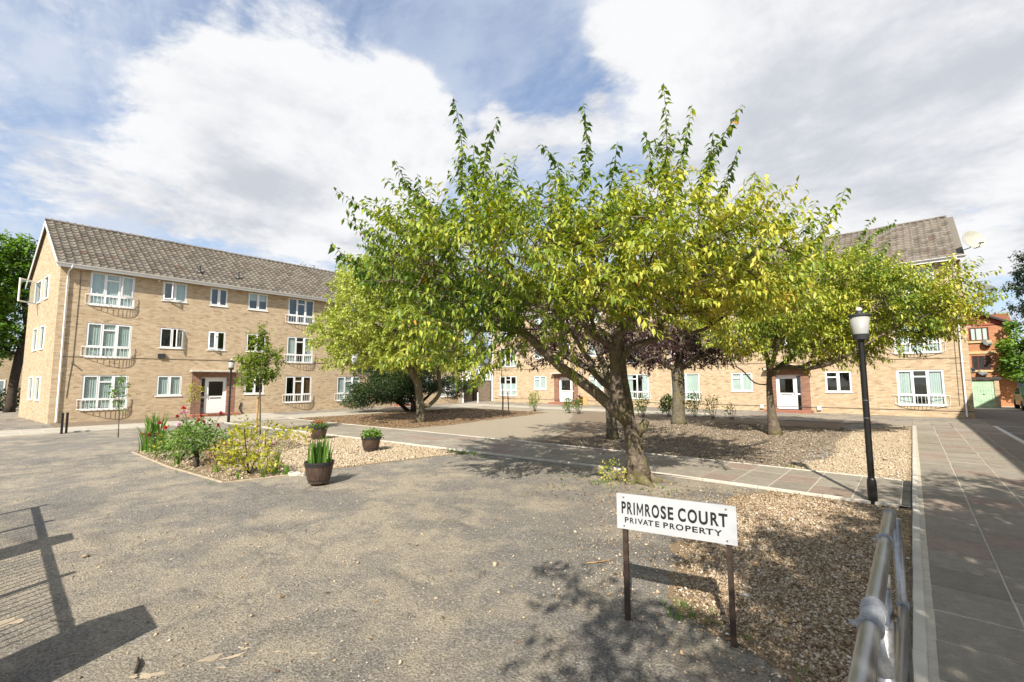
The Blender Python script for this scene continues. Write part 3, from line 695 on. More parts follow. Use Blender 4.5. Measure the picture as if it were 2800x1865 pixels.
kerb_line(cp, [(-.26, near(0)+.01), (-4, near(-4)+.01), (-24.2, near(-24.2)+.01)], .05, .045)
kerb_line(cp, [(-.26, far(0)-.01), (-4, far(-4)-.01), (-24.2, far(-24.2)-.01)], .05, .045)
# path in front of the back block and along the left wing
bp = poly_sheet('path', [(-28.5, 24.35), (2.27, 24.35), (2.27, 26.9), (-28.5, 26.9)], .016, 'paving_with_joints'); bp['label'] = 'slab path in front of the rear block of flats'
bx = [2.25-.59*i for i in range(19)]
for a, b in zip(bx[:-1], bx[1:]):
    for k in range(4): slab(bp, [(b+.006, 24.42+.615*k), (a-.006, 24.42+.615*k), (a-.006, 25.025+.615*k), (b+.006, 25.025+.615*k)], .034)
lp = poly_sheet('path', [(-27.3, -14), (-24.4, -14), (-24.4, 24.2), (-27.3, 24.2)], .012, 'paving_with_joints'); lp['label'] = 'pale paved path along the left wing'
kerb_line(lp, [(-24.35, -8), (-24.35, 6.9)], .06, .05)
kerb_line(lp, [(-24.35, 10.1), (-24.35, 24)], .06, .05)
ap = poly_sheet('apron', [(-30.3, 7.3), (-27.3, 7.3), (-27.3, 11), (-30.3, 11)], .010, 'paving_with_joints'); ap['label'] = 'paved strip leading to the left entrance'
sp_ = poly_sheet('soil_strip', [(-30.3, 1.6), (-27.3, 1.6), (-27.3, 7.2), (-30.3, 7.2)], .008, 'grey_soil')
# parking area right of the path with painted lines
pk = poly_sheet('parking_area', [(2.28, -20), (16, -20), (16, 41), (2.28, 41)], .006, 'parking_asphalt')
for a in ([(2.30, 5), (2.42, 5), (2.42, 26.5), (2.30, 26.5)], [(2.42, 26.4), (7, 26.4), (7, 26.5), (2.42, 26.5)], [(2.42, 23.4), (7, 23.4), (7, 23.5), (2.42, 23.5)], [(2.42, 20.6), (7, 20.6), (7, 20.7), (2.42, 20.7)]):
    poly_sheet('painted_line', a, .011, 'road_paint', pk)
fy = poly_sheet('garage_yard', [(2.3, 41), (14, 41), (14, 60), (2.3, 60)], .007, 'pale_concrete')

# gravel by the railing (brown, leaf-strewn)
GF = [(-.13, 8.80), (-1.9, 8.79), (-2.35, 7.9), (-2.15, 7.0), (-2.35, 6.0), (-2.05, 5.0), (-1.75, 4.1), (-1.55, 3.70), (-1.26, 3.57), (-.91, 3.46), (-.66, 3.2), (-.5, 2.5), (-.42, 1.2), (-.13, 1.2)]
gf = poly_sheet('gravel_bed', rough(GF, .10, .14, 3, lambda p: p.x > -.2 or p.y > 8.7), .005, 'gravel_base_dark'); gf['label'] = 'brown gravel bed beside the metal handrail'
stones('gravel', scatter_poly(GF, 84000, nr_, .45), .004, .0118, 'brown_gravel', nr_, gf)
sc_ = scatter_poly([(-3.6, 8.6), (-1.6, 8.8), (-.5, 3.0), (-1.4, 2.9), (-2.8, 3.4), (-4.4, 6)], 6500, nr_, .8); stones('gravel', sc_, .001, .011, 'brown_gravel', nr_, gf)
# golden gravel around the planters
GC = [(-9.62, 4.25), (-8.92, 8.28), (-14.3, near(-14.3)-.03), (-17.7, near(-17.7)-.03), (-16.6, 6.6), (-13.8, 6.1), (-12.6, 5.0), (-11.0, 4.35)]
gc = poly_sheet('gravel_bed', GC, .006, 'gravel_base'); gc['label'] = 'pale golden gravel around the barrel planters'
stones('gravel', scatter_poly(GC, 60000, nr_, .08), .005, .018, 'golden_gravel', nr_, gc)
# golden gravel strip beside the right path
GR = [(-.13, 11.12), (-.13, 24.2), (-.6, 24.1), (-1.3, 22.6), (-1.75, 20.2), (-1.85, 16.8), (-1.62, 14.4), (-1.62, 13.2), (-2.0, 12.1), (-2.1, 11.12)]
gr = poly_sheet('gravel_bed', rough(GR, .12, .2, 4, lambda p: p.x > -.2 or p.y < 11.2), .007, 'gravel_base'); gr['label'] = 'golden gravel strip beside the right path'
stones('gravel', scatter_poly(GR, 56000, nr_, .15), .006, .0165, 'golden_gravel', nr_, gr)
# tree garden: grey soil with grit and leaf litter
GT = [(-2.0, 11.12), (-2.1, 24.1), (-16.0, 24.1), (-9.0, 12.6), (-9.3, 10.84), (-4, 11.10)]
gt_ = poly_sheet('garden_soil', rough(GT, .15, .3, 5, lambda p: p.y < 11.3), .006, 'grey_soil')
GTn = [(-1.5, 11.15), (-1.4, 15), (-1.7, 21.5), (-9.5, 21.5), (-8.2, 12.4), (-8.6, 10.95)]
stones('grit', scatter_poly(GTn, 26000, nr_, .3), .003, .018, 'grey_grit', nr_, gt_)
bg_ = poly_sheet('bare_ground', rough([(-16.6, 10.45), (-8.0, 10.86), (-8.3, 13), (-11, 17), (-14, 24.2), (-24.2, 24.2), (-24.2, 21)], .1, .3, 8, lambda p: p.y < 11), .003, 'tan_ground')
# mulch bed under the pale tree
GM = [(-24.2, 10.05), (-20, 10.15), (-16.4, 10.33), (-15.3, 11.2), (-15.1, 12.6), (-15.2, 13.9), (-15.55, 15.6), (-16.0, 19.0), (-16.6, 22.), (-24.2, 22.)]
gm = poly_sheet('mulch_bed', rough(GM, .12, .3, 6, lambda p: p.y < 10.4), .007, 'mulch')
# flower bed with stone edging
BD = [(-16.0, 2.50), (-12.6, 2.62), (-9.80, 2.92), (-9.55, 4.15), (-11.0, 4.33), (-12.6, 4.98), (-13.8, 6.08), (-16.9, 6.6), (-17.4, 5.0), (-16.6, 3.2)]
bd = poly_sheet('flower_bed', BD, .009, 'bed_soil')
kerb_line(bd, [(-16.0, 2.48), (-12.6, 2.59), (-9.78, 2.88), (-9.50, 4.2)], .055, .022, .55, 'stone_edging', 'edging_stone', .012)
stones('grit', scatter_poly(BD, 9000, nr_, .1), .008, .02, 'golden_gravel', nr_, bd)
# loose grit and small flints over the worn forecourt
FO = [(-18, .2), (-10, .2), (-4, .4), (-1.2, 1.4), (-1.4, 3.3), (-2.2, 4.6), (-2.6, 8.6), (-9.3, 8.2), (-9.4, 2.7), (-16, 2.3)]
P = scatter_poly(FO, 26000, nr_); cl = np.sin(P[:, 0]*1.7+P[:, 1]*.9)+np.sin(P[:, 0]*.6-P[:, 1]*2.1)+.8*np.sin(P[:, 0]*4.1+P[:, 1]*3.3); P = P[nr_.uniform(-2.4, 1.6, len(P)) < cl]
stones('grit', P, -.001, .0075, 'grey_grit', nr_)['label'] = 'loose grit over the worn forecourt'
P = scatter_poly([(-7, .7), (-2.5, 1.0), (-2.2, 5), (-8, 5)], 180, nr_); o = stones('flint_chips', P, 0, .015, 'golden_gravel', nr_); o['label'] = 'pale flint chips scattered on the forecourt'
# worn pale patches of bare concrete in the tarmac
def blotch(c, rx, ry, a, seed):
    rr = random.Random(seed); n = 30; pts = []
    ph = [rr.uniform(0, 6.3) for _ in range(4)]
    for i in range(n):
        t = 2*math.pi*i/n; k = 1+.22*math.sin(2*t+ph[0])+.2*math.sin(3*t+ph[1])+.16*math.sin(5*t+ph[2])+.12*math.sin(9*t+ph[3])+rr.uniform(-.1, .1); x, y = rx*k*math.cos(t), ry*k*math.sin(t)
        pts.append((c[0]+x*math.cos(a)-y*math.sin(a), c[1]+x*math.sin(a)+y*math.cos(a)))
    return poly_sheet('bare_patch', pts, .004, 'stone_edging')
for i, a in enumerate((((-3.69, 1.06), .075, .030, 1.1), ((-3.60, 1.17), .06, .022, 1.2), ((-3.64, 1.26), .035, .014, .9), ((-3.52, 1.08), .03, .014, .7), ((-3.78, .75), .07, .035, .9), ((-3.84, .68), .04, .02, .9), ((-5.44, .13), .10, .08, .2), ((-3.42, 1.40), .03, .012, .8), ((-3.22, 1.55), .028, .012, .6), ((-3.27, 1.42), .02, .01, .9), ((-3.75, .92), .02, .012, .9), ((-3.45, 1.2), .018, .01, .9))): blotch(*a, i)
def litter(name, P, z, size, rng, mat='leaf_litter', parent=None):
    n = len(P); a = rng.uniform(0, 6.28, n); D = np.stack([np.cos(a), np.sin(a), rng.normal(0, .15, n)], 1); Nn = unit(np.stack([rng.normal(0, .3, n), rng.normal(0, .3, n), np.ones(n)], 1))
    Q = np.concatenate([P, np.full((n, 1), z)+rng.uniform(0, .012, (n, 1))], 1); L = size*rng.uniform(.6, 1.3, n)
    o = leaf_mesh(name, Q, D, Nn, L, L*.5, rng.uniform(0, 1, n), mat, parent, -.1); o['kind'] = 'stuff'; return o
litter('leaf_litter', scatter_poly(GTn, 5200, nr_, .2), .012, .06, nr_, parent=gt_)
litter('leaf_litter', scatter_poly(GM, 9000, nr_, .3), .014, .08, nr_, parent=gm)
litter('leaf_litter', scatter_poly([(-5.2, 5.6), (-2.4, 6.0), (-2.0, 8.7), (-6.0, 8.5)], 900, nr_, .5), .006, .045, nr_)['label'] = 'fallen leaves around the cherry trunk'
litter('leaf_litter', scatter_poly(GF, 1500, nr_), .018, .045, nr_, parent=gf)
litter('leaf_litter', scatter_poly([(-8, .8), (-2, 1.2), (-2, 6), (-8, 4)], 70, nr_), .006, .05, nr_)['label'] = 'a few dry leaves lying on the forecourt'

# ------------------------------------------------------------------ the blocks of flats
def fl(base, st, items, y0):
    out = []
    for (a, b, kind, cs) in items:
        for k in range(3):
            c = cs[k]
            if c is None: continue
            cur, opn = c if isinstance(c, tuple) else (c, None)
            if kind in ('big', 'bigtwo'): z0, z1 = base[0]+st*k, base[1]+st*k
            else: z0, z1 = base[2]+st*k, base[1]+st*k
            if k == 2: z1 -= .06
            out.append((a-y0, b-y0, z0, z1, kind, cur, opn) if opn is not None else (a-y0, b-y0, z0, z1, kind, cur))
    return out
LW = fl((.59, 2.29, 1.19), 2.6, [
    (2.60, 4.33, 'big', ['net', 'net', ('net', 2)]), (5.50, 6.61, 'two', ['net', ('no', 1), ('swag', 0)]), (7.73, 8.63, 'two', [None, ('no', 0), 'no']),
    (9.75, 10.87, 'two', ['no', 'no', 'blind']), (12.14, 13.84, 'big', ['brown', 'sides', 'no']), (15.64, 17.40, 'big', ['net', 'sides', 'net']),
    (18.9, 20.0, 'two', ['net', 'no', 'no']), (21.2, 22.1, 'two', [None, 'no', 'no']), (23.0, 24.1, 'two', ['net', 'net', 'net']), (25.0, 26.7, 'big', ['sides', 'net', 'net'])], 1.53)
LB = block_of_flats('block_of_flats', 'three-storey yellow brick left wing with white windows and bowed balcony rails', (-30.31, 1.53, 0), R(90), 26.1, 8., 7.62, 10.62, LW,
    [(7.09-1.53, 9.3-1.53, 2.5, -1), (20.5-1.53, 22.7-1.53, 2.5, -1)], 2.6, .59, 2.29, skew=-.78, near='low',
    gable_wins=[(2.4, 3.5, 1.0+2.6*k, 2.25+2.6*k) for k in range(3)]+[(4.3, 5.4, 1.0+2.6*k, 2.25+2.6*k) for k in range(3)])
def gable_window(y0, y1, z0, z1, opened):
    b = MB(); t = .07; X = lambda y: -.78*y/8.
    for a, c, p, q in ((y0, y0+t, z0, z1), (y1-t, y1, z0, z1), (y0+t, y1-t, z0, z0+t), (y0+t, y1-t, z1-t, z1)):
        b.add([(X(y)+dx, y, z) for dx in (-.05, .05) for y, z in ((a, p), (c, p), (c, q), (a, q))], [(0, 1, 2, 3), (7, 6, 5, 4), (0, 4, 5, 1), (1, 5, 6, 2), (2, 6, 7, 3), (3, 7, 4, 0)])
    o = b.build('window', 'white_upvc', LB)
    if not opened: MB().quad((X(y0+t), y0+t, z0+t), (X(y0+t), y0+t, z1-t), (X(y1-t), y1-t, z1-t), (X(y1-t), y1-t, z0+t)).build('pane', 'glass', o)
    else:
        s = MB(); w = y1-y0; 
        for a, c, p, q in ((0, t, z0, z1), (w-t, w, z0, z1), (t, w-t, z0, z0+t), (t, w-t, z1-t, z1)): s.box(a, c, -.025, .025, p, q)
        so_ = s.build('sash', 'white_upvc', o); so_.location = (X(y1)-.06, y1, 0); so_.rotation_euler = (0, 0, R(180+53))
        pz = MB().box(t, w-t, -.004, .004, z0+t, z1-t).build('pane', 'glass', o); pz.location = so_.location; pz.rotation_euler = so_.rotation_euler
for k in range(3):
    for y0, y1, op in ((2.4, 3.5, False), (4.3, 5.4, k == 2)): gable_window(y0, y1, 1.0+2.6*k, 2.25+2.6*k, op)
downpipe(LB, .27, 7.62); downpipe(LB, 25.9, 7.62)
cb = MB(); cb.tube([(.72, -.012, 7.4), (.68, -.012, 3.0), (.60, -.012, 2.0), (.56, -.012, 1.2)], .012, 4); cb.tube([(.2, -.012, 3.17), (9, -.012, 3.19), (17, -.012, 3.17), (25.9, -.012, 3.18)], .012, 4); cb.build('wall_line', 'dark_line', LB)  # upright cable, plus a thin dark line drawn level across the wall
MB().box(3.94, 4.26, -.10, -.002, 3.24, 3.46).build('vent_box', 'dark_grey_metal', LB)
MB().tube([(.66, -.002, 2.86), (.66, -.10, 2.86), (.70, -.16, 2.80)], .035, 8).build('wall_lamp', 'dark_grey_metal', LB)
MB().tube([(3.78, -.002, 7.40), (3.78, -.12, 7.40)], .05, 10).build('floodlight', 'white_paint', LB)
MB().tube([(8.1, -.02, .7), (8.0, -.05, .35), (8.1, -.28, .02)], .035, 6).build('waste_pipe', 'black_paint', LB)
for x in (5.76, 7.79): 
    v = MB(); v.lathe([(.16, -.05), (.13, .03), (.045, .06), (.045, .30), (.06, .30), (.06, .36), (.0, .37)], 10, (x, .55, 8.36)); v.build('roof_vent', 'dark_grey_metal', LB)

RW = fl((.58, 2.37, 1.20), 2.67, [
    (-.60, 1.20, 'big', ['sides', 'net', 'net']), (-3.70, -2.50, 'twof', ['no', 'no', 'no']), (-6.02, -5.08, 'two', [None, 'no', 'no']), (-8.70, -7.46, 'twof', ['white', 'no', 'net']),
    (-12.5, -10.7, 'bigtwo', ['white', 'red', 'net']), (-16.1, -14.3, 'bigtwo', ['sides', 'sides', 'net']), (-19.3, -18.05, 'twof', ['net', 'net', 'net']), (-22.02, -21.08, 'two', [None, 'no', 'no']),
    (-24.92, -23.57, 'twof', ['net', 'net', 'net']), (-29.04, -26.97, 'big', ['lower', 'sides', 'net'])], -30.2)
RB = block_of_flats('block_of_flats', 'three-storey yellow brick rear block behind the cherry trees', (-30.2, 31.06, 0), 0, 32.35, 8., 7.92, 11.05, RW,
    [(-6.65+30.2, -4.45+30.2, 2.5, 1), (-22.75+30.2, -20.35+30.2, 2.5, 1)], 2.67, .58, 2.37, near='high', rng=random.Random(9))
downpipe(RB, 32.08, 7.92); downpipe(RB, 17.65, 7.92); downpipe(RB, .27, 7.92)
cb = MB(); cb.tube([(.2, -.012, 2.93), (9, -.012, 2.95), (22, -.012, 2.93), (32.0, -.012, 2.94)], .012, 4); cb.tube([(31.9, -.012, 7.6), (31.86, -.012, .6)], .012, 4); cb.build('wall_line', 'dark_line', RB)  # thin dark line level across the wall, and one upright run
MB().box(0, 32.35, -.006, .002, .30, .34).build('damp_course', 'dark_line', RB)
for x in (-6.99, -4.06): MB().bevbox(x+30.2-.09, x+30.2+.09, -.12, -.002, .17, .40, .02).build('meter_box', 'cream_plastic', RB)
MB().tube([(32.37, 1.0, 2.4), (32.5, 1.0, 2.4), (32.52, 1.0, 2.25)], .07, 8).build('wall_lamp', 'dark_grey_metal', RB)

# right wing of the court (outside the picture, throws the shade on the right path)
WW = fl((.59, 2.29, 1.19), 2.6, [(2., 3.7, 'big', ['net']*3), (5., 6.1, 'two', ['no']*3), (9.2, 10.3, 'two', ['net']*3), (12., 13.7, 'big', ['net']*3), (15.5, 17.2, 'big', ['net']*3), (20., 21.1, 'two', ['net']*3), (24., 25.7, 'big', ['sides']*3)], 0)
block_of_flats('block_of_flats', 'three-storey yellow brick right wing beside the parking area', (5.98, 33.2, 0), R(-90), 28.5, 8., 7.62, 10.62, WW, [(6.9, 9.1, 2.5, -1)], 2.6, .59, 2.29, tiles=False)

# garden wall and gate between the two blocks
gw = tag(empty('garden_wall', (-33.35, 31.0, 0)), 'low brick wall with grey boarded gate between the two blocks', 'wall')
MB().box(0, .55, 0, .3, 0, 2.05).bevbox(-.04, .59, -.04, .34, 2.05, 2.13, .02).build('brick_pier', 'yellow_brick', gw)
MB().box(-6, 0, .05, .28, 0, 2.0).build('side_wall', 'yellow_brick', gw)
gt2 = MB(); gt2.box(.57, .65, .08, .2, 0, 2.0).box(3.02, 3.1, .08, .2, 0, 2.0).box(.65, 3.02, .08, .2, 1.90, 2.0).build('gate_frame', 'dark_grey_metal', gw)
gtm = MB().bevbox(0, 2.36, 0, .03, 0, .108, .004).mesh('board', 'brown_brick')
for i in range(17):
    o = bpy.data.objects.new('board', gtm); COL.objects.link(o); o.parent = gw; o.location = (.655, .13, .04+.109*i)
for k, (x, yb) in enumerate(((-29.05, 28.2), (-30.0, 27.3))):
    b = MB(); b.lathe([(.06, 0), (.06, .85), (.045, .92), (0, .93)], 10); o = b.build('bollard', 'white_paint'); o.location = (x, yb, 0)
    tag(o, ('white metal bollard in front of the boarded gate', 'white metal bollard by the end of the left wing')[k], 'bollard', 'white bollards by the gate')

# ------------------------------------------------------------------ beyond the rear block
rh = tag(empty('brick_house', (2.2, 46, 0)), 'orange brick house with red gable beyond the garages', 'house')
MB().box(-8, 3.15, 0, 7, 0, 5.65).build('wall', 'orange_brick', rh)
MB().add([(-5.2, -.03, 5.7), (3.2, -.03, 5.7), (-1., -.03, 8.0)], [(0, 1, 2)]).build('gable_cladding', 'red_tile_hanging', rh)
rf = MB(); 
for s in (-1, 1):
    e = -1+s*4.5; rf.add([(-1, -.35, 8.15), (e, -.35, 5.62), (e, 7.2, 5.62), (-1, 7.2, 8.15), (-1, -.35, 8.0), (e, -.35, 5.47), (e, 7.2, 5.47), (-1, 7.2, 8.0)], [(0, 1, 2, 3), (7, 6, 5, 4), (0, 4, 5, 1), (1, 5, 6, 2)])
rf.build('roof', 'grey_felt', rh)
MB().prism([(1.9, 5.75), (3.4, 5.75), (3.25, 6.6), (2.0, 6.6)], 1.5, 7.5).build('side_roof', 'red_roof_tile', rh)
def house_window(x0, x1, z0, z1, cur):
    b = MB(); t = .06; frame_members(b, ((x0, x0+t, z0, z1), (x1-t, x1, z0, z1), (x0+t, x1-t, z0, z0+t), (x0+t, x1-t, z1-t, z1), (x0+(x1-x0)*.33-.03, x0+(x1-x0)*.33+.03, z0+t, z1-t), (x0+(x1-x0)*.67-.03, x0+(x1-x0)*.67+.03, z0+t, z1-t)), -.03, .03)
    o = b.build('window', 'maroon_frame', rh); add_pane(o, x0+.02, x1-.02, z0+.02, z1-.02, -.012)
    MB().box(x0, x1, -.006, -.004, z0, z1).build('interior', 'interior_dark', o)
    if cur: MB().box(x0+.1, x0+.1+(x1-x0)*cur, -.010, -.008, z0+.06, z1-.06).build('curtain', 'curtain_white', o)
    MB().bevbox(x0-.1, x1+.1, -.09, -.004, z0-.16, z0-.02, .01).build('sill', 'cream_lintel', o)
house_window(1.08, 2.06, 4.62, 5.55, .8); house_window(1.1, 2.02, 2.55, 3.55, .0)
MB().bevbox(.9, 2.4, -.05, -.002, 3.68, 3.86, .01).build('lintel', 'cream_lintel', rh)

ga = tag(empty('garage', (2.9, 43, 0)), 'small flat-roofed garage with pale green door', 'garage')
MB().box(0, .05, 0, .2, 0, 1.85).box(1.10, 1.32, 0, .2, 0, 1.85).box(-4, 0, 0, .2, 0, 1.85).box(1.12, 1.32, .2, 2.6, 0, 1.85).build('wall', 'yellow_brick', ga)
MB().bevbox(-4.1, 1.42, -.08, 2.7, 1.85, 2.02, .02).build('roof', 'grey_felt', ga)
dr = MB(); dr.box(.05, 1.10, .06, .10, .02, 1.84); 
for i in range(8): dr.box(.07+i*.128, .085+i*.128, .045, .061, .05, 1.8)
for z in (.45, .9, 1.35): dr.box(.055, 1.095, .05, .062, z, z+.03)
d = dr.build('door', 'green_door', ga); MB().tube([(.55, .03, .9), (.65, .03, .9)], .015, 6).build('handle', 'dark_grey_metal', d)
poly = [(-4, 0), (1.4, 0), (1.4, 3), (-4, 3)]

def vehicle(name, label, loc, rz, prof, glass_prof, wd, body, wheels, wr, cat):
    # profile in x (length, front at 0) and z; extruded to width with tumblehome
    E = tag(empty(name, loc, rz), label, cat)
    bm = bmesh.new(); ring = []
    ys = (-1., -.93, 0, .93, 1.)
    for yk in ys:
        t = abs(yk); row = []
        for x, z in prof:
            zi = max(0, (z-.75))*.16*(1 if t > .9 else 0); ins = .06 if t == 1. else 0
            row.append(bm.verts.new((x+(ins if x < prof[0][0]+1 else -ins)*(.7 if t == 1 else 0), math.copysign(wd/2*(1 if t == 1 else t)-zi, yk) if t else 0, z-(ins*.3 if z > 1 else 0))))
        ring.append(row)
    n = len(prof)
    for a, b in zip(ring[:-1], ring[1:]):
        for i in range(n): bm.faces.new((a[i], a[(i+1) % n], b[(i+1) % n], b[i]))
    bm.faces.new(ring[0][::-1]); bm.faces.new(ring[-1])
    bmesh.ops.recalc_face_normals(bm, faces=bm.faces); me = bpy.data.meshes.new('body'); bm.to_mesh(me); me.materials.append(M[body]); me.polygons.foreach_set('use_smooth', [False]*len(me.polygons)); link('body', me, E)
    (x0, z0), (x1, z1), (x2, z2), (x3, z3) = glass_prof      # windscreen bottom, top; rear top, bottom
    hw0, hw1 = wd/2-.12, wd/2-.2
    MB().quad((x0-.012, -hw0, z0), (x0-.012, hw0, z0), (x1-.012, hw1, z1), (x1-.012, -hw1, z1)).build('windscreen', 'glass', E)
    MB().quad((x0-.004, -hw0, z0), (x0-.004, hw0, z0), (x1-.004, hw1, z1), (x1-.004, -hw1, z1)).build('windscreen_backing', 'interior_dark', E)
    for s in (-1, 1):
        yo = lambda z: s*(wd/2-max(0, z-.75)*.16+.008)
        q = [(x0+.25, yo(z0), z0), (x3, yo(z3), z3), (x2, yo(z2-.06), z2-.06), (x1+.12, yo(z1-.06), z1-.06)]
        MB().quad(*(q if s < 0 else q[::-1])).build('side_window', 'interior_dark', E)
        MB().bevbox(x0+.15, x0+.27, *(sorted((s*(wd/2+.02), s*(wd/2+.18)))), z0+.02, z0+.2, .02).build('wing_mirror', body, E)
        hb = MB(); hb.bevbox(prof[0][0]-.02, prof[0][0]+.1, *(sorted((s*(wd/2-.12), s*(wd/2-.42)))), .62, .80, .02); hb.build('headlight', 'headlamp', E)
    MB().bevbox(prof[0][0]-.06, prof[0][0]+.12, -wd/2+.06, wd/2-.06, .28, .50, .03).build('bumper', 'dark_grey_metal', E)
    MB().box(prof[0][0]-.075, prof[0][0]-.061, -.26, .26, .40, .51).build('number_plate', 'number_plate', E)
    MB().bevbox(prof[0][0]-.02, prof[0][0]+.06, -.4, .4, .58, .70, .01).build('grille', 'dark_grey_metal', E)
    for x in wheels:
        for s in (-1, 1):
            w = MB(); w.lathe([(wr*.62, -.1), (wr*.95, -.1), (wr, -.06), (wr, .06), (wr*.95, .1), (wr*.62, .1)], 20); o = w.build('wheel', 'tyre', E, False); o.location = (x, s*(wd/2-.09), wr); o.rotation_euler = (R(90), 0, 0)
            r2 = MB(); r2.lathe([(.03, -.08), (wr*.3, -.085), (wr*.63, -.06), (wr*.63, .06), (wr*.3, .085), (.03, .08)], 12); r2.build('rim', 'rim', o)
    return E
vehicle('van', 'dark blue van parked beside the garage', (5.72, 47.8, 0), R(90), [(0, .35), (0, .85), (.08, .98), (.95, 1.12), (1.65, 1.92), (1.9, 1.98), (4.6, 1.98), (4.75, 1.8), (4.8, .35)], ((.98, 1.14), (1.62, 1.86), (3., 1.9), (3., 1.2)), 1.85, 'van_blue', (.85, 3.75), .33, 'van')
vehicle('car', 'pale green car parked at the right edge', (5.66, 39.8, 0), R(90), [(0, .3), (0, .62), (.1, .72), (1.05, .92), (1.75, 1.42), (2.1, 1.47), (3.0, 1.44), (3.7, 1.0), (4.05, .92), (4.1, .3)], ((1.1, .95), (1.72, 1.38), (2.9, 1.38), (3.5, .98)), 1.68, 'car_green', (.75, 3.2), .3, 'car')

ph = tag(empty('rendered_house', (-50.5, 50, 0)), 'pale rendered house glimpsed beyond the boarded gate', 'house')
MB().box(-5, 6, 0, 6, 0, 4.6).build('wall', 'pale_render', ph); MB().prism([(-5.4, 4.6), (6.4, 4.6), (.5, 7.6)], -.3, 6.3).build('roof', 'slate_blue', ph)
for x in (-1.4, 1.0): 
    o = MB().box(x, x+.8, -.02, .03, 2.2, 3.6).build('window', 'white_upvc', ph); add_pane(o, x+.08, x+.72, 2.3, 3.5, -.03)
yh = tag(empty('brick_house', (-54, -2, 0)), 'yellow brick house half hidden behind the left tree', 'house')
MB().box(-6, 0, -8, 10, 0, 4.3).build('wall', 'yellow_brick', yh); MB().bevbox(-6.2, .2, -8.2, 10.2, 4.3, 4.5, .03).build('roof', 'grey_felt', yh)
for yy in (-5, 1., 5):
    o = MB().box(-.02, .03, yy, yy+1.2, 1.0, 2.2).build('window', 'white_upvc', yh); MB().box(.03, .036, yy+.1, yy+1.1, 1.1, 2.1).build('pane', 'glass', o)
# ------------------------------------------------------------------ trees
def env_points(env, n, rng, shell=.35, zmin=None):
    vol = np.array([e[1][0]*e[1][1]*e[1][2] for e in env]); vol = vol/vol.sum(); out = []
    for (c, r), v in zip(env, vol):
        k = int(n*v)+3; d = unit(rng.normal(0, 1, (k, 3))); rad = rng.uniform(0, 1, k)**(1/3.); rad = np.where(rng.uniform(0, 1, k) < shell, rng.uniform(.82, 1.04, k), rad)
        q = d*rad[:, None]*np.array(r); out.append(np.array(c)+q[:, :1]*RTH+q[:, 1:2]*DPH+q[:, 2:]*np.array((0, 0, 1.)))
    P = np.concatenate(out)
    if zmin is not None: P = P[P[:, 2] > zmin]
    return P
def catmull(pts, step=.22):
    P = [np.array(p, float) for p in pts]; P = [2*P[0]-P[1]]+P+[2*P[-1]-P[-2]]; out = []
    for i in range(1, len(P)-2):
        n = max(1, int(np.linalg.norm(P[i+1]-P[i])/step))
        for k in range(n):
            t = k/n; a, b, c, d = P[i-1:i+3]; out.append(.5*((2*b)+(-a+c)*t+(2*a-5*b+4*c-d)*t*t+(-a+3*b-3*c+d)*t**3))
    out.append(P[-2]); return out
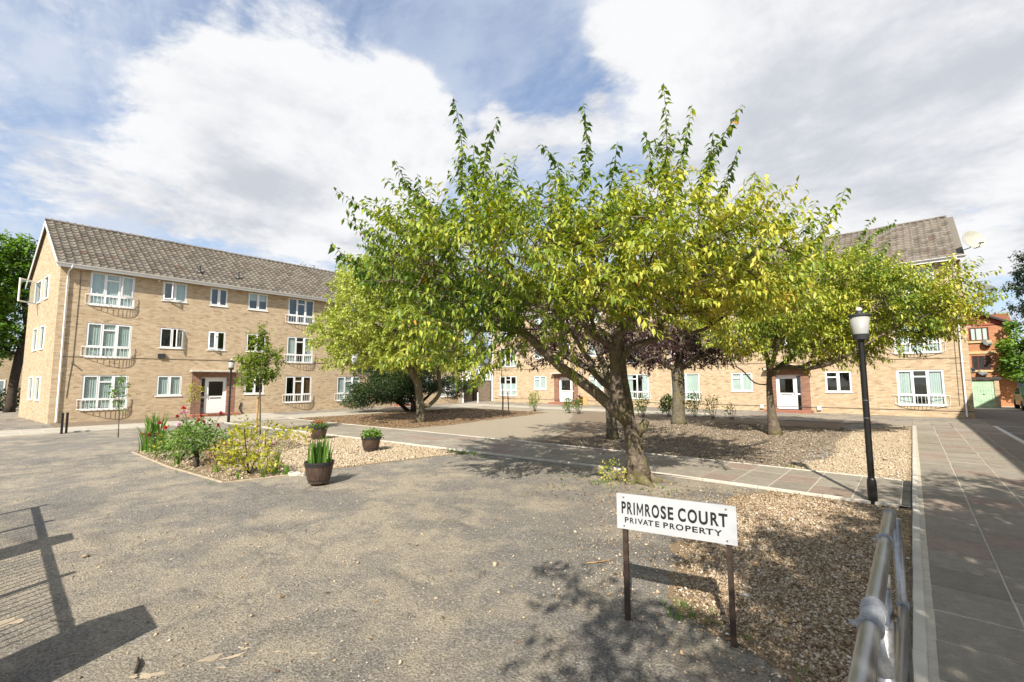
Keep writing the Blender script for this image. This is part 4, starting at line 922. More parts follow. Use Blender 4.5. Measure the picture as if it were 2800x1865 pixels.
class Tree:
    def __init__(s, limbs, step=.22):
        s.p = []; s.par = []; s.pl = []; s.lim = {}
        for k, pts in limbs.items():
            q = catmull(pts, step)
            if not s.p: prev = -1; start = 0
            else:
                d = [np.linalg.norm(np.array(x)-q[0]) for x in s.p]; prev = int(np.argmin(d)); start = 1
            s.lim[k] = []
            for x in q[start:]: prev = s._add(x, prev); s.lim[k].append(prev)
    def _add(s, x, par):
        s.p.append(np.array(x, float)); s.par.append(par); s.pl.append(0 if par < 0 else s.pl[par]+np.linalg.norm(s.p[-1]-s.p[par])); return len(s.p)-1
    def grow(s, T, rng, bf=.22, seg=.3, bend=.14, zstart=1.2):
        base = np.array(s.p); dm = np.array([np.min(np.linalg.norm(base-t, axis=1)) for t in T]); T = T[np.argsort(dm)]
        cap = len(s.p)+len(T)*14; A = np.zeros((cap, 3)); L = np.zeros(cap); n = len(s.p); A[:n] = base; L[:n] = s.pl; ok = np.zeros(cap, bool); ok[:n] = base[:, 2] > zstart+base[0, 2]
        tips = []
        for t in T:
            d = np.linalg.norm(A[:n]-t, axis=1); c = d+bf*L[:n]+np.where(ok[:n], 0, 50); i = int(np.argmin(c)); dist = d[i]; m = max(1, min(12, int(math.ceil(dist/seg)))); b0 = A[i].copy(); off = rng.normal(0, bend, 3)*dist; off[2] += .06*dist
            prev = i
            for k in range(1, m+1):
                f = k/m; x = b0+(t-b0)*f+off*math.sin(math.pi*f)*.7
                s.p.append(x); s.par.append(prev); s.pl.append(L[prev]+dist/m); A[n] = x; L[n] = s.pl[-1]; ok[n] = True; prev = n; n += 1
            tips.append(prev)
        s.tips = tips; return s
    def radii(s, r_root, r_tip=.004, expo=.5, flare=0., caps=None):
        n = len(s.p); cnt = np.zeros(n); 
        has = np.zeros(n, bool)
        for i in s.par:
            if i >= 0: has[i] = True
        cnt[~has] = 1
        for i in range(n-1, 0, -1): cnt[s.par[i]] += cnt[i]
        s.cnt = cnt; s.r = np.maximum(r_tip, r_root*(cnt/cnt[0])**expo)
        if caps:
            cap = np.full(n, 9.)
            for k, (a, b) in caps.items():
                ids = s.lim[k]
                for j, i in enumerate(ids): cap[i] = a+(b-a)*j/max(1, len(ids)-1)
            for i in range(1, n): s.r[i] = max(r_tip, min(s.r[i], cap[i], s.r[s.par[i]]*(1. if cap[i] < 9 else .9)))
        if flare:
            z0 = s.p[0][2]
            for i in range(n):
                h = s.p[i][2]-z0
                if h < .7 and s.cnt[i] > .8*cnt[0]: s.r[i] *= 1+flare*(1-h/.7)**2
        return s
    def wood(s, name, mat, parent, rmin=0., wob=0.0, rng=None):
        n = len(s.p); ch = [[] for _ in range(n)]
        for i, p in enumerate(s.par):
            if p >= 0: ch[p].append(i)
        b = MB(); stack = [(0, -1)]
        while stack:
            i, fr = stack.pop(); path = [i]; rr = [s.r[i]]
            if fr >= 0: path = [fr, i]; rr = [min(s.r[fr], s.r[i]*1.25), s.r[i]]
            while ch[path[-1]]:
                c = sorted(ch[path[-1]], key=lambda k: -s.cnt[k])
                for k in c[1:]: stack.append((k, path[-1]))
                path.append(c[0]); rr.append(s.r[c[0]])
            if max(rr) < rmin: continue
            m = 14 if rr[-1 if len(rr) < 2 else 1] > .12 else 9 if rr[0] > .05 else 5 if rr[0] > .012 else 3
            pts = [s.p[k] for k in path]
            b.tube(pts, rr, m, True)
        if wob and rng is not None:
            V = np.array(b.v); V += rng.normal(0, 1, V.shape)*0
            b.v = [tuple(x) for x in V]
        return b.build(name, mat, parent, True)
def shoots_to_leaves(B, Dv, Ln, rng, spacing, lsize, ratio=.42, droop=.55, up=0., side=.85, t0=.12):
    # leaves set alternately along each shoot; returns arrays
    P = []; D = []; Nn = []; Ls = []; idx = []
    cnt = np.maximum(2, (Ln/spacing).astype(int)); tot = int(cnt.sum()); sid = np.repeat(np.arange(len(B)), cnt); k = np.concatenate([np.arange(c) for c in cnt])
    t = t0+(1-t0)*(k+rng.uniform(-.3, .3, tot)+.5)/cnt[sid]; d = Dv[sid]; pos = B[sid]+d*(t*Ln[sid])[:, None]
    ref = unit(np.cross(d, rng.normal(0, 1, (len(B), 3))[sid])); az = k*2.4+rng.normal(0, .5, tot)
    bi = unit(np.cross(d, ref)); sv = ref*np.cos(az)[:, None]+bi*np.sin(az)[:, None]
    ld = unit(sv*side+d*.35+np.array((0, 0, -1.))*droop+rng.normal(0, .18, (tot, 3)))
    nn = unit(np.array((0, 0, 1.))+sv*.3+rng.normal(0, .35, (tot, 3)))
    L = lsize*rng.uniform(.65, 1.2, tot)*(1-.35*np.clip(t-.75, 0, 1)*2)
    return pos, ld, nn, L, L*ratio*rng.uniform(.85, 1.15, tot), sid
def twig_tubes(b, B, Dv, Ln, r=.004):
    for p, d, l in zip(B, Dv, Ln): b.tube([p, p+d*l*.5, p+d*l], [r, r*.8, r*.4], 3, False)
def make_tree(name, label, limbs, env, ntgt, rng, r_root, leafm, barkm, lsize, nsh=2, shl=(.25, .6), spacing=.055, upb=.35, wands=(), tintf=None, group=None, bf=.22, ratio=.42, droop=.55, step=.22, seg=.3, flare=.45, zmin=None, zstart=1.2, keep=None, root=None, side=.85, curl=.25, jit=.55, outw=.5, caps=None, cull=None):
    rootp = limbs['trunk'][0]; T = env_points(env, ntgt, rng, zmin=zmin)
    if keep is not None: T = T[keep(T)]
    tr = Tree(limbs, step); wt = np.array([w[0] for w in wands]) if len(wands) else np.zeros((0, 3))
    tr.grow(np.concatenate([T, wt]) if len(wt) else T, rng, bf=bf, seg=seg, zstart=zstart); tr.radii(r_root, .004, .5, flare, caps)
    E = tag(empty(name, tuple(rootp)), label, 'tree', group)
    off = np.array(rootp); 
    tr.p = [x-off for x in tr.p]
    tr.wood('trunk', barkm, E)
    ctr = np.mean(T, axis=0)-off
    tips = np.array([tr.p[i] for i in tr.tips]); par = np.array([tr.p[tr.par[i]] for i in tr.tips]); dirs = unit(tips-par)
    B = []; Dv = []; Ln = []
    for k in range(nsh):
        o = unit(tips-ctr)*np.array((1, 1, .6)); d = unit(dirs*.6+o*outw+rng.normal(0, jit, tips.shape)+np.array((0, 0, upb)))
        B.append(tips if k == 0 else tips-(tips-par)*rng.uniform(0, .9, (len(tips), 1))); Dv.append(d); Ln.append(rng.uniform(*shl, len(tips)))
    B = np.concatenate(B); Dv = np.concatenate(Dv); Ln = np.concatenate(Ln)
    if cull is not None: kc = cull(B+off+Dv*.3, rng); B, Dv, Ln = B[kc], Dv[kc], Ln[kc]
    tw = MB(); twig_tubes(tw, B, Dv, Ln)
    pos, ld, nn, L, Wd, sid = shoots_to_leaves(B, Dv, Ln, rng, spacing, lsize, ratio, droop, side=side)
    wandtag = np.zeros(len(pos))
    for a, b in wands:      # long upright wands
        a = np.array(a)-off; b = np.array(b)-off; l = np.linalg.norm(b-a); d = (b-a)/l; m = 4; bend = rng.normal(0, .065, 3)*l
        pts = [a+(b-a)*t+bend*math.sin(math.pi*t) for t in (0, .25, .5, .75, 1)]
        tw.tube(pts, [.012, .010, .008, .006, .003], 4, False)
        for q0, q1, sp in zip(pts[:-1], pts[1:], (.018, .020, .025, .042)):
            x = shoots_to_leaves(np.array([q0]), unit(np.array([q1-q0])), np.array([np.linalg.norm(q1-q0)]), rng, sp, lsize*1.2, ratio*1.25, .75, t0=0.)
            pos, ld, nn, L, Wd = [np.concatenate([u, v]) for u, v in zip((pos, ld, nn, L, Wd), x[:5])]; wandtag = np.concatenate([wandtag, np.ones(len(x[0]))])
        for k in range(3):   # side sprigs low on the wand
            q = a+(b-a)*rng.uniform(.05, .45); dd = unit(d*.9+rng.normal(0, .5, 3)); ll = l*rng.uniform(.15, .3); tw.tube([q, q+dd*ll], [.005, .002], 3, False)
            x = shoots_to_leaves(np.array([q]), dd[None], np.array([ll]), rng, .035, lsize*.95, ratio, .7)
            pos, ld, nn, L, Wd = [np.concatenate([u, v]) for u, v in zip((pos, ld, nn, L, Wd), x[:5])]; wandtag = np.concatenate([wandtag, np.ones(len(x[0]))])
    tint = rng.beta(2.2, 2.2, len(pos)) if tintf is None else tintf(pos+off, wandtag, rng)
    if keep is not None:
        kk = keep(pos+off); pos, ld, nn, L, Wd, tint = pos[kk], ld[kk], nn[kk], L[kk], Wd[kk], tint[kk]
    tw.build('twigs', barkm, E)['kind'] = 'stuff'
    leaf_mesh('crown', pos, ld, nn, L, Wd, tint, leafm, E, curl)
    return E, tr
def lown(P, seed, f=.8):
    r = np.random.default_rng(seed); v = 0
    for k in range(5): d = r.normal(0, 1, 3); v = v+np.sin(P@(d*f*(1+.5*k))+r.uniform(0, 6.28))/(1+.3*k)
    return v/2.2
def cherry_tint(P, wand, rng):
    u = (P-np.array((-3.97, 8.07, 0)))@RTH; ylw = .50+.22*lown(P, 3, 1.1)+.13*np.clip((u+1.2)/2.2, -1, 1)-.16*np.clip((P[:, 2]-4.5)/1.0, 0, 1)
    t = ylw+rng.normal(0, .14, len(P))-.17*wand; t = np.clip(t, 0.02, .955); t[rng.uniform(0, 1, len(P)) < .004] = 1.; return t
def cull1(P, rng):
    q = P-np.array((-3.97, 8.07, 0)); u = q@RTH; v = q@DPH; n = lown(P, 77, 1.7)+.6*lown(P, 78, 3.4)
    low = np.clip((3.5-P[:, 2])/.7, 0, 1)*np.clip(1.6-np.abs(u+.2)*.8, 0, 1); inner = np.clip(1-np.sqrt((u+.8)**2/6+v**2/4+(P[:, 2]-3.6)**2*1.2), 0, 1)
    return n > -.48+1.0*low+1.0*inner+rng.normal(0, .18, len(P))
def cull2(P, rng):
    n = lown(P, 87, 1.2)+.6*lown(P, 88, 2.4); low = np.clip((3.2-P[:, 2])/.9, 0, 1); return n > -.55+.5*low+rng.normal(0, .18, len(P))
LIMB1 = {
 'trunk':[(-3.97,8.07,-0.04),(-3.98,8.01,0.37),(-4.01,7.94,0.82),(-4.04,7.87,1.10)],
 'A':[(-4.04,7.87,1.10),(-4.15,7.75,1.34),(-4.17,7.69,1.67),(-4.17,7.64,2.11),(-4.12,7.57,2.48),(-4.07,7.53,2.64),(-3.98,7.52,2.77),(-3.79,7.61,2.94),(-3.68,7.69,3.01),(-3.42,7.77,3.21),(-3.31,7.84,3.42),(-3.05,8.02,3.88)],
 'B':[(-4.03,7.76,0.99),(-4.11,7.59,1.27),(-4.20,7.42,1.44),(-4.35,7.19,1.68),(-4.52,6.95,1.89),(-4.71,6.69,2.10),(-4.88,6.44,2.37),(-5.03,6.21,2.62),(-5.14,6.03,2.76),(-5.29,5.76,2.79),(-5.52,5.42,2.78),(-5.86,4.97,2.92),(-6.28,4.56,3.26)],
 'B2':[(-5.14,6.03,2.76),(-5.71,5.90,3.03),(-6.02,5.85,3.34),(-6.44,5.68,3.85),(-7.14,5.28,4.33)],
 'A2':[(-4.06,8.01,0.97),(-4.11,8.04,1.42),(-4.18,7.99,1.92),(-4.23,8.01,2.51),(-4.30,8.09,3.00),(-4.55,8.17,3.80),(-4.66,8.22,4.75)],
 'C':[(-4.23,7.76,1.71),(-4.51,7.77,1.82),(-4.73,7.82,2.01),(-4.87,7.94,2.25),(-5.06,8.02,2.41),(-5.35,8.12,2.77),(-5.67,8.20,3.10),(-5.79,8.21,3.27),(-6.16,8.31,4.16)],
 'D':[(-4.13,7.57,2.40),(-4.16,7.19,2.59),(-4.16,6.91,2.65),(-4.16,6.62,2.81),(-4.12,6.37,2.93),(-4.19,6.17,2.99),(-4.27,5.83,3.01),(-4.49,5.22,3.12)],
 'E':[(-4.17,7.75,2.29),(-4.10,7.87,2.36),(-3.97,8.03,2.54),(-3.69,8.39,2.68),(-3.47,8.71,2.82),(-3.18,9.09,2.83),(-2.93,9.43,3.00),(-2.54,9.86,3.41),(-1.93,10.47,3.96)],
 'F':[(-3.79,7.61,2.94),(-3.76,7.04,3.43),(-3.84,6.36,3.96),(-3.98,5.95,4.20),(-4.11,5.68,4.36),(-4.13,5.63,4.64)],
 'G':[(-3.89,7.59,2.86),(-3.51,7.25,3.48),(-3.14,7.30,3.57),(-2.76,7.35,3.73),(-2.59,7.49,3.87),(-2.19,7.68,4.10)],
 'Hh':[(-4.30,8.09,3.00),(-4.57,8.96,3.73),(-4.69,9.87,4.29)]}
CAP1 = {'A': (.125, .035), 'B': (.115, .03), 'B2': (.05, .018), 'A2': (.10, .025), 'C': (.065, .02), 'D': (.06, .018), 'E': (.075, .022), 'F': (.05, .018), 'G': (.05, .018), 'Hh': (.05, .018)}
CAP2 = {'a': (.07, .015), 'b': (.09, .03), 'c': (.085, .02), 'd': (.08, .02), 'e': (.08, .02)}
WANDS1=[((-6.13,5.50,5.44),(-6.12,5.29,7.22)),((-6.03,5.98,5.56),(-5.70,6.09,7.00)),((-5.32,5.72,5.11),(-5.04,5.87,5.93)),((-6.77,5.24,5.11),(-7.21,4.73,6.15)),((-6.75,4.78,4.64),(-7.72,3.83,5.38)),((-7.54,5.04,4.53),(-8.28,4.31,5.14)),((-6.88,4.26,3.60),(-7.45,3.66,4.32)),((-4.58,7.25,5.64),(-4.46,7.16,7.28)),((-4.56,6.52,5.22),(-4.79,6.19,6.17)),((-3.67,6.66,5.02),(-3.50,6.70,5.94)),((-3.34,7.97,5.50),(-3.15,7.89,7.46)),((-3.24,8.57,5.67),(-2.90,8.67,7.29)),((-2.76,8.24,5.17),(-2.02,8.69,6.92)),((-3.24,7.28,5.25),(-3.24,7.16,6.23)),((-2.75,9.19,5.19),(-2.28,9.45,6.53)),((-2.32,8.05,4.45),(-1.81,8.39,5.46)),((-1.74,9.55,4.02),(-0.70,10.30,5.49)),((-5.12,7.47,5.41),(-5.21,7.30,6.12)),((-5.53,5.27,5.11),(-5.47,5.21,6.02)),((-7.08,5.76,5.24),(-7.36,5.40,6.14)),((-3.09,9.23,5.66),(-2.74,9.39,7.00)),((-2.81,7.15,5.00),(-2.64,7.18,6.01)),((-2.20,9.94,4.18),(-1.54,10.39,5.22)),((-7.37,5.44,4.68),(-7.98,4.80,5.48))]
ENV1=[((-6.2,5.25,4.0),(1.3,1.7,.75)),((-5.17,6.50,3.8),(2.1,2.50,1.12)),((-3.62,7.84,3.95),(1.9,2.50,1.0)),((-2.7,9.05,3.85),(1.3,1.90,.8)),((-5.74,5.37,2.76),(1.06,1.50,0.68)),((-3.38,8.84,3.47),(1.30,1.60,0.61)),((-3.96,6.10,3.10),(1.19,1.30,0.49))]
rg = np.random.default_rng(21)
CH1, tr1 = make_tree('cherry_tree', 'large spreading cherry tree with forked trunk behind the name sign', LIMB1, ENV1, 1450, rg, .20, 'cherry_leaf', 'cherry_bark', .138, nsh=2, shl=(.32, .85), spacing=.033, upb=.30, jit=.4, outw=.65, caps=CAP1, cull=cull1, ratio=.38, wands=WANDS1, tintf=cherry_tint, group='cherry trees in the court', zmin=2.05)
st = MB(); st.tube([(.03, -.1, .93), (.14, -.02, 1.06), (.19, .0, 1.17)], [.11, .085, .07], 9); st.build('branch_stub', 'cherry_bark', CH1, True)
rt_ = MB()
for a, l in ((2.6, 1.0), (3.6, .7), (.3, .8), (4.6, .6), (5.5, .75), (1.4, .6)):
    d = Vector((math.cos(a), math.sin(a), 0)); p = Vector((0, 0, .04)); s_ = Vector((-d.y, d.x, 0))
    rt_.tube([p+d*.08+Vector((0, 0, .10)), p+d*.28+Vector((0, 0, .03)), p+d*(.28+(l-.28)*.5)+s_*.06-Vector((0, 0, .015)), p+d*l-Vector((0, 0, .06))], [.15, .10, .055, .02], 8)
rt_.build('root', 'cherry_bark', CH1, True)
LIMB2 = {
 'trunk':[(-3.64,17.74,-0.04),(-3.68,17.61,0.74),(-3.69,17.51,1.49),(-3.67,17.47,2.01)],
 'a':[(-3.69,17.49,1.71),(-3.98,16.82,1.79),(-4.19,16.18,2.22),(-4.43,15.40,2.43),(-4.69,14.75,2.62),(-4.89,14.41,2.89)],
 'b':[(-3.67,17.47,2.01),(-3.74,17.74,2.54),(-3.94,17.88,3.33),(-4.10,18.15,4.32)],
 'c':[(-3.65,17.49,1.94),(-3.23,17.42,2.30),(-2.60,17.32,2.24),(-1.87,17.14,2.39),(-1.40,16.99,2.64),(-0.76,16.97,3.06),(-0.05,17.14,3.53)],
 'd':[(-3.65,17.47,2.09),(-3.14,18.52,2.70),(-2.49,19.69,3.36),(-1.64,20.99,4.38),(-0.62,22.44,5.45)],
 'e':[(-3.65,17.47,2.16),(-3.18,16.70,3.06),(-2.56,16.20,3.94),(-1.92,15.99,4.90)]}
WANDS2=[((-1.04,19.31,6.09),(-0.07,20.02,7.28)),((-1.31,19.74,6.07),(-0.64,20.15,7.64)),((-0.96,18.15,5.12),(-0.25,18.62,6.44)),((0.20,19.25,4.56),(1.58,20.34,5.66)),((0.25,18.73,3.66),(1.34,19.63,4.19)),((-2.49,18.02,6.10),(-2.19,18.13,7.44)),((-2.29,19.49,6.53),(-1.96,19.61,7.95)),((0.20,19.92,4.50),(1.33,20.84,5.22)),((0.02,18.97,3.28),(0.97,19.77,3.62)),((-1.88,17.92,5.81),(-1.48,18.14,6.96))]
ENV2=[((-2.1,18.5,4.5),(2.4,2.6,1.5)),((-0.4,18.80,4.1),(2.10,2.40,1.1)),((-3.86,17.06,4.0),(1.7,2.50,1.3)),((0.25,19.3,3.8),(.95,1.4,0.7)),((-1.5,19.0,5.3),(1.4,2.0,.7)),((-2.68,18.21,3.12),(2.24,2.20,0.80))]
def cherry2_tint(P, wand, rng):
    t = .55+.22*lown(P, 8, .9)+rng.normal(0, .14, len(P))-.25*wand; return np.clip(t, .05, .93)
make_tree('cherry_tree', 'smaller cherry tree with single trunk near the right path', LIMB2, ENV2, 1250, np.random.default_rng(31), .19, 'cherry_leaf', 'cherry_bark', .155, nsh=3, shl=(.32, .8), spacing=.042, upb=.3, jit=.4, outw=.65, caps=CAP2, cull=cull2, ratio=.38, wands=WANDS2, tintf=cherry2_tint, group='cherry trees in the court', zmin=2.25)
LA = {'trunk':[(-17.41,13.2,-.04),(-17.39,13.09,1.02),(-17.41,12.97,1.83)], 'a':[(-17.41,12.97,1.83),(-17.54,12.3,3.04),(-17.72,11.69,4.63),(-18.1,11.5,6.3)], 'b':[(-17.39,13.12,.7),(-17.26,13.5,.75),(-17.07,14.0,1.31),(-17.19,14.08,2.04),(-17.33,13.91,3.52),(-17.2,13.4,5.6)], 'c':[(-17.54,12.3,3.04),(-18.6,11.0,3.6),(-19.3,10.3,4.0)]}
EA=[((-18.13,11.94,5.10),(2.66,3.20,2.66)),((-17.18,12.73,5.50),(2.45,3.00,2.25)),((-19.26,10.40,4.04),(1.60,2.00,1.10)),((-17.84,11.13,2.82),(2.14,2.20,1.17)),((-16.90,13.32,2.65),(1.84,2.20,1.23)),((-18.65,11.31,6.53),(1.64,2.20,1.23)),((-16.45,14.26,3.70),(1.47,2.00,1.47))]
make_tree('maple_tree', 'pale yellow-green maple tree in the mulch bed', LA, EA, 2600, np.random.default_rng(41), .2, 'acer_leaf', 'plane_bark', .135, nsh=3, shl=(.22, .45), spacing=.046, upb=.1, ratio=.75, droop=.35, flare=.3, zmin=2.5, seg=.4, cull=lambda P, r: (lown(P, 33, 1.1)+.7*lown(P, 34, 2.6)) > -.85+r.normal(0, .15, len(P)), tintf=lambda P, w, r: np.clip(.5+.25*lown(P, 5, .9)+r.normal(0, .2, len(P)), 0, 1))
for nm, lab, root, lim, env, seed, n, rr in (
  ('plum_tree', 'purple-leaved plum tree with stout mottled trunk in the middle of the garden', (-7.7, 19.6), {'trunk':[(-7.7,19.6,-.04),(-7.66,19.52,.7),(-7.62,19.5,1.41),(-7.6,19.41,2.35)], 'a':[(-7.6,19.41,2.35),(-7.43,19.44,3.29),(-7.3,19.4,4.6)], 'b':[(-7.6,19.41,2.3),(-8.1,18.9,2.7),(-8.6,18.4,3.1)], 'c':[(-7.6,19.41,2.3),(-6.8,19.7,2.9),(-6.0,19.9,3.3)]},
     [((-7.35,19.50,3.58),(1.90,2.20,1.2)),((-6.20,19.86,3.45),(1.30,1.80,0.9)),((-8.36,18.64,3.31),(1.3,1.60,0.76)),((-7.42,19.30,4.61),(1.7,2.00,1.0))], 51, 700, .26),
  ('plum_tree', 'purple-leaved plum tree directly behind the large cherry trunk', (-7.4, 13.3), {'trunk':[(-7.41,13.29,-.04),(-7.4,13.19,.97),(-7.38,13.09,1.82)], 'a':[(-7.38,13.09,1.82),(-7.5,12.91,2.52),(-7.8,12.6,3.4)], 'b':[(-7.38,13.09,1.9),(-8.2,12.4,2.5),(-9.1,11.8,3.1)], 'c':[(-7.38,13.09,1.9),(-6.9,13.5,2.6),(-6.4,13.7,3.1)]},
     [((-7.84,12.55,3.1),(1.9,2.40,0.85)),((-9.2,11.75,3.1),(1.05,1.80,0.75)),((-7.03,13.67,3.1),(1.44,2.00,0.8)),((-6.3,13.52,2.5),(0.6,1.00,0.45)),((-7.89,12.41,3.79),(1.70,2.20,0.85))], 52, 420, .17)):
    make_tree(nm, lab, lim, env, n, np.random.default_rng(seed), rr, 'plum_leaf', 'plane_bark', .10, nsh=3, shl=(.2, .5), spacing=.042, upb=.1, ratio=.55, droop=.5, group='purple plum trees', flare=.35, zmin=1.9, seg=.35)
# staked young maple
make_tree('young_maple', 'young green maple held by a wooden stake behind the flower bed', {'trunk':[(-17.67,6.28,-.02),(-17.62,6.22,1.0),(-17.56,6.15,2.0),(-17.5,6.08,3.2),(-17.44,6.03,3.8)]},
  [((-17.75,5.95,2.55),(.5,.45,.35)),((-17.35,6.3,2.75),(.5,.45,.3)),((-17.6,6.1,2.15),(.6,.5,.25)),((-17.5,6.08,3.2),(.34,.34,.28)),((-17.45,6.05,3.65),(.2,.2,.3)),((-17.9,5.9,1.9),(.25,.25,.2)),((-17.25,6.35,2.2),(.3,.3,.25))], 230, np.random.default_rng(61), .03, 'young_leaf', 'cherry_bark', .10, nsh=2, shl=(.12, .36), spacing=.042, upb=.3, ratio=.75, droop=.3, flare=.2, seg=.25, zstart=1.3, tintf=lambda P, w, r: np.clip(.35+.2*lown(P, 5, 2)+.15*(P[:, 2]-2.4)+r.normal(0, .2, len(P)), 0, 1))
def stake(loc, h, r, label, mat='stake_wood', lean=(0, 0), group=None):
    b = MB(); b.lathe([(r, 0), (r, h-.03), (r*.7, h)], 8); o = b.build('stake', mat); o.location = loc; o.rotation_euler = (lean[0], lean[1], 0); tag(o, label, 'stake', group); return o
stake((-17.75, 6.18, 0), 1.35, .035, 'orange wooden stake beside the young maple')
make_tree('sapling', 'thin young sapling standing in front of the first left window', {'trunk':[(-20.89,2.82,-.02),(-20.85,2.8,.6),(-20.8,2.76,1.2),(-20.77,2.72,2.0)]}, [((-20.77,2.75,1.65),(.24,.24,.38)),((-20.8,2.78,1.2),(.16,.16,.25))], 55, np.random.default_rng(62), .018, 'ivy_leaf', 'cherry_bark', .085, nsh=1, shl=(.1, .22), spacing=.04, ratio=.7, flare=.1, seg=.2, zstart=.9)
make_tree('sapling', 'small yellow-green shrub on a stem by the left entrance', {'trunk':[(-28.83,6.92,-.02),(-28.83,6.92,.6),(-28.81,6.9,1.2),(-28.75,6.86,1.8)]}, [((-28.75,6.88,1.45),(.36,.3,.42)),((-28.85,6.85,1.1),(.3,.25,.25))], 80, np.random.default_rng(63), .02, 'yellow_leaf', 'cherry_bark', .09, nsh=1, shl=(.12, .25), spacing=.045, ratio=.65, flare=.1, seg=.2, zstart=.5)
make_tree('sapling', 'thin bare sapling between two dark stakes by the mulch bed', {'trunk':[(-16.7,18.1,-.02),(-16.68,18.1,1.0),(-16.7,18.0,2.2),(-16.66,18.0,3.2)]}, [((-16.7,18.05,3.0),(.4,.4,.6)),((-16.7,18.05,2.2),(.3,.3,.4))], 45, np.random.default_rng(64), .022, 'green_leaf', 'dark_bark', .09, nsh=1, shl=(.1, .25), spacing=.06, ratio=.6, flare=.1, seg=.25, zstart=1.4)
stake((-16.55, 17.9, 0), 1.35, .03, 'dark stake on the near side of the thin sapling', 'dark_bark', (0, .02), 'stakes of the thin sapling'); stake((-16.85, 18.75, 0), 1.3, .03, 'dark stake on the far side of the thin sapling', 'dark_bark', (.02, -.04), 'stakes of the thin sapling')
# spreading yew
def bush(name, label, loc, env, n, rng, leafm, lsize, barkm='dark_bark', stems=(), ratio=.4, cat='bush', group=None, shell=.7, tintf=None, droop=.1):
    E = tag(empty(name, loc), label, cat, group); off = np.array(loc)
    P = env_points(env, n, rng, shell)
    P += rng.normal(0, .05, P.shape); P = P[P[:, 2] > .05]; C = np.array([e[0] for e in env]).mean(0)
    d = unit(unit(P-C)+rng.normal(0, .7, P.shape)+np.array((0, 0, -droop))); nn = unit(rng.normal(0, 1, P.shape)+np.array((0, 0, .8))); L = lsize*rng.uniform(.6, 1.3, len(P))
    t = rng.beta(2, 2, len(P)) if tintf is None else tintf(P, rng)
    leaf_mesh('foliage', P-off, d, nn, L, L*ratio, t, leafm, E)
    if stems:
        b = MB()
        for pts, r in stems: b.tube([np.array(p)-off for p in pts], [r*(1-.6*i/(len(pts)-1)) for i in range(len(pts))], 6)
        b.build('stem', barkm, E, True)
    return E
ev = []
ry = np.random.default_rng(71)
for c, r in [((-25.0,15.6,1.0),(1.9,1.8,.75)),((-25.26,16.10,1.97),(2.08,2.20,1.35)),((-24.26,18.07,1.9),(2.57,2.20,1.2)),((-22.57,19.22,1.5),(1.27,1.60,0.65)),((-25.66,15.44,1.25),(1.23,1.50,0.8)),((-24.80,17.07,2.81),(2.54,2.00,0.99))]:
    for k in range(16):
        d = unit(ry.normal(0, 1, 3)); s = ry.uniform(.28, .46); ev.append((tuple(np.array(c)+(d[0]*r[0]*.86)*RTH+(d[1]*r[1]*.86)*DPH+np.array((0, 0, d[2]*r[2]*.86))), (r[0]*s, r[1]*s, r[2]*s)))
bush('yew_bush', 'dark spreading yew bush behind the maple trunk', (-24.0, 17.6, 0), ev, 42000, ry, 'yew_leaf', .15, stems=[([(-24, 17.6, -.05), (-24.0, 17.55, .5), (-24.3, 17.2, 1.6)], .22), ([(-23.9, 17.8, -.05), (-23.7, 18., .6), (-23.2, 18.7, 1.4)], .14), ([(-24.2, 17.4, -.05), (-24.7, 16.9, .6), (-25.3, 16.2, 1.5)], .14)], ratio=.3, tintf=lambda P, r: np.clip(.45+.25*lown(P, 4, 1.6)+r.normal(0, .2, len(P)), 0, 1))
# trees at the edges
make_tree('broadleaf_tree', 'tall green tree with leaning trunk beyond the left gable', {'trunk':[(-45,.45,-.05),(-45,.55,2.2),(-45.,.75,4.4),(-45,.9,5.6)], 'a':[(-45,.9,5.6),(-45,.6,8),(-45,.2,10.5)], 'b':[(-45,.75,4.4),(-45.5,-.8,6),(-46,-2.4,8)]},
  [((-45.5,-.4,10.2),(1.6,1.8,1.7)),((-45.5,-1.6,8.2),(2.2,2.2,1.8)),((-45.,-1.2,5.2),(1.8,1.8,1.5)),((-45.2,.0,8.6),(1.1,1.4,2.4)),((-45.2,-.9,4.0),(1.2,1.4,.7))], 900, np.random.default_rng(81), .24, 'ivy_leaf', 'dark_bark', .25, nsh=3, shl=(.4, .9), spacing=.10, ratio=.7, droop=.35, step=.5, seg=.7, flare=.3, zstart=3., tintf=lambda P, w, r: np.clip(.5+.3*lown(P, 4, .8)+r.normal(0, .2, len(P)), 0, 1))
make_tree('broadleaf_tree', 'treetop showing above the left roof ridge', {'trunk':[(-47,20.5,-.05),(-47,20.5,6),(-47,20.5,10),(-47,20.5,12.6)]}, [((-47,20.5,12.0),(2.0,2.,2.2)),((-47.5,22.,11.5),(1.6,1.6,1.8))], 90, np.random.default_rng(82), .3, 'pine_leaf', 'dark_bark', .25, nsh=2, shl=(.4, .9), spacing=.14, ratio=.6, step=1., seg=.9, zstart=7)
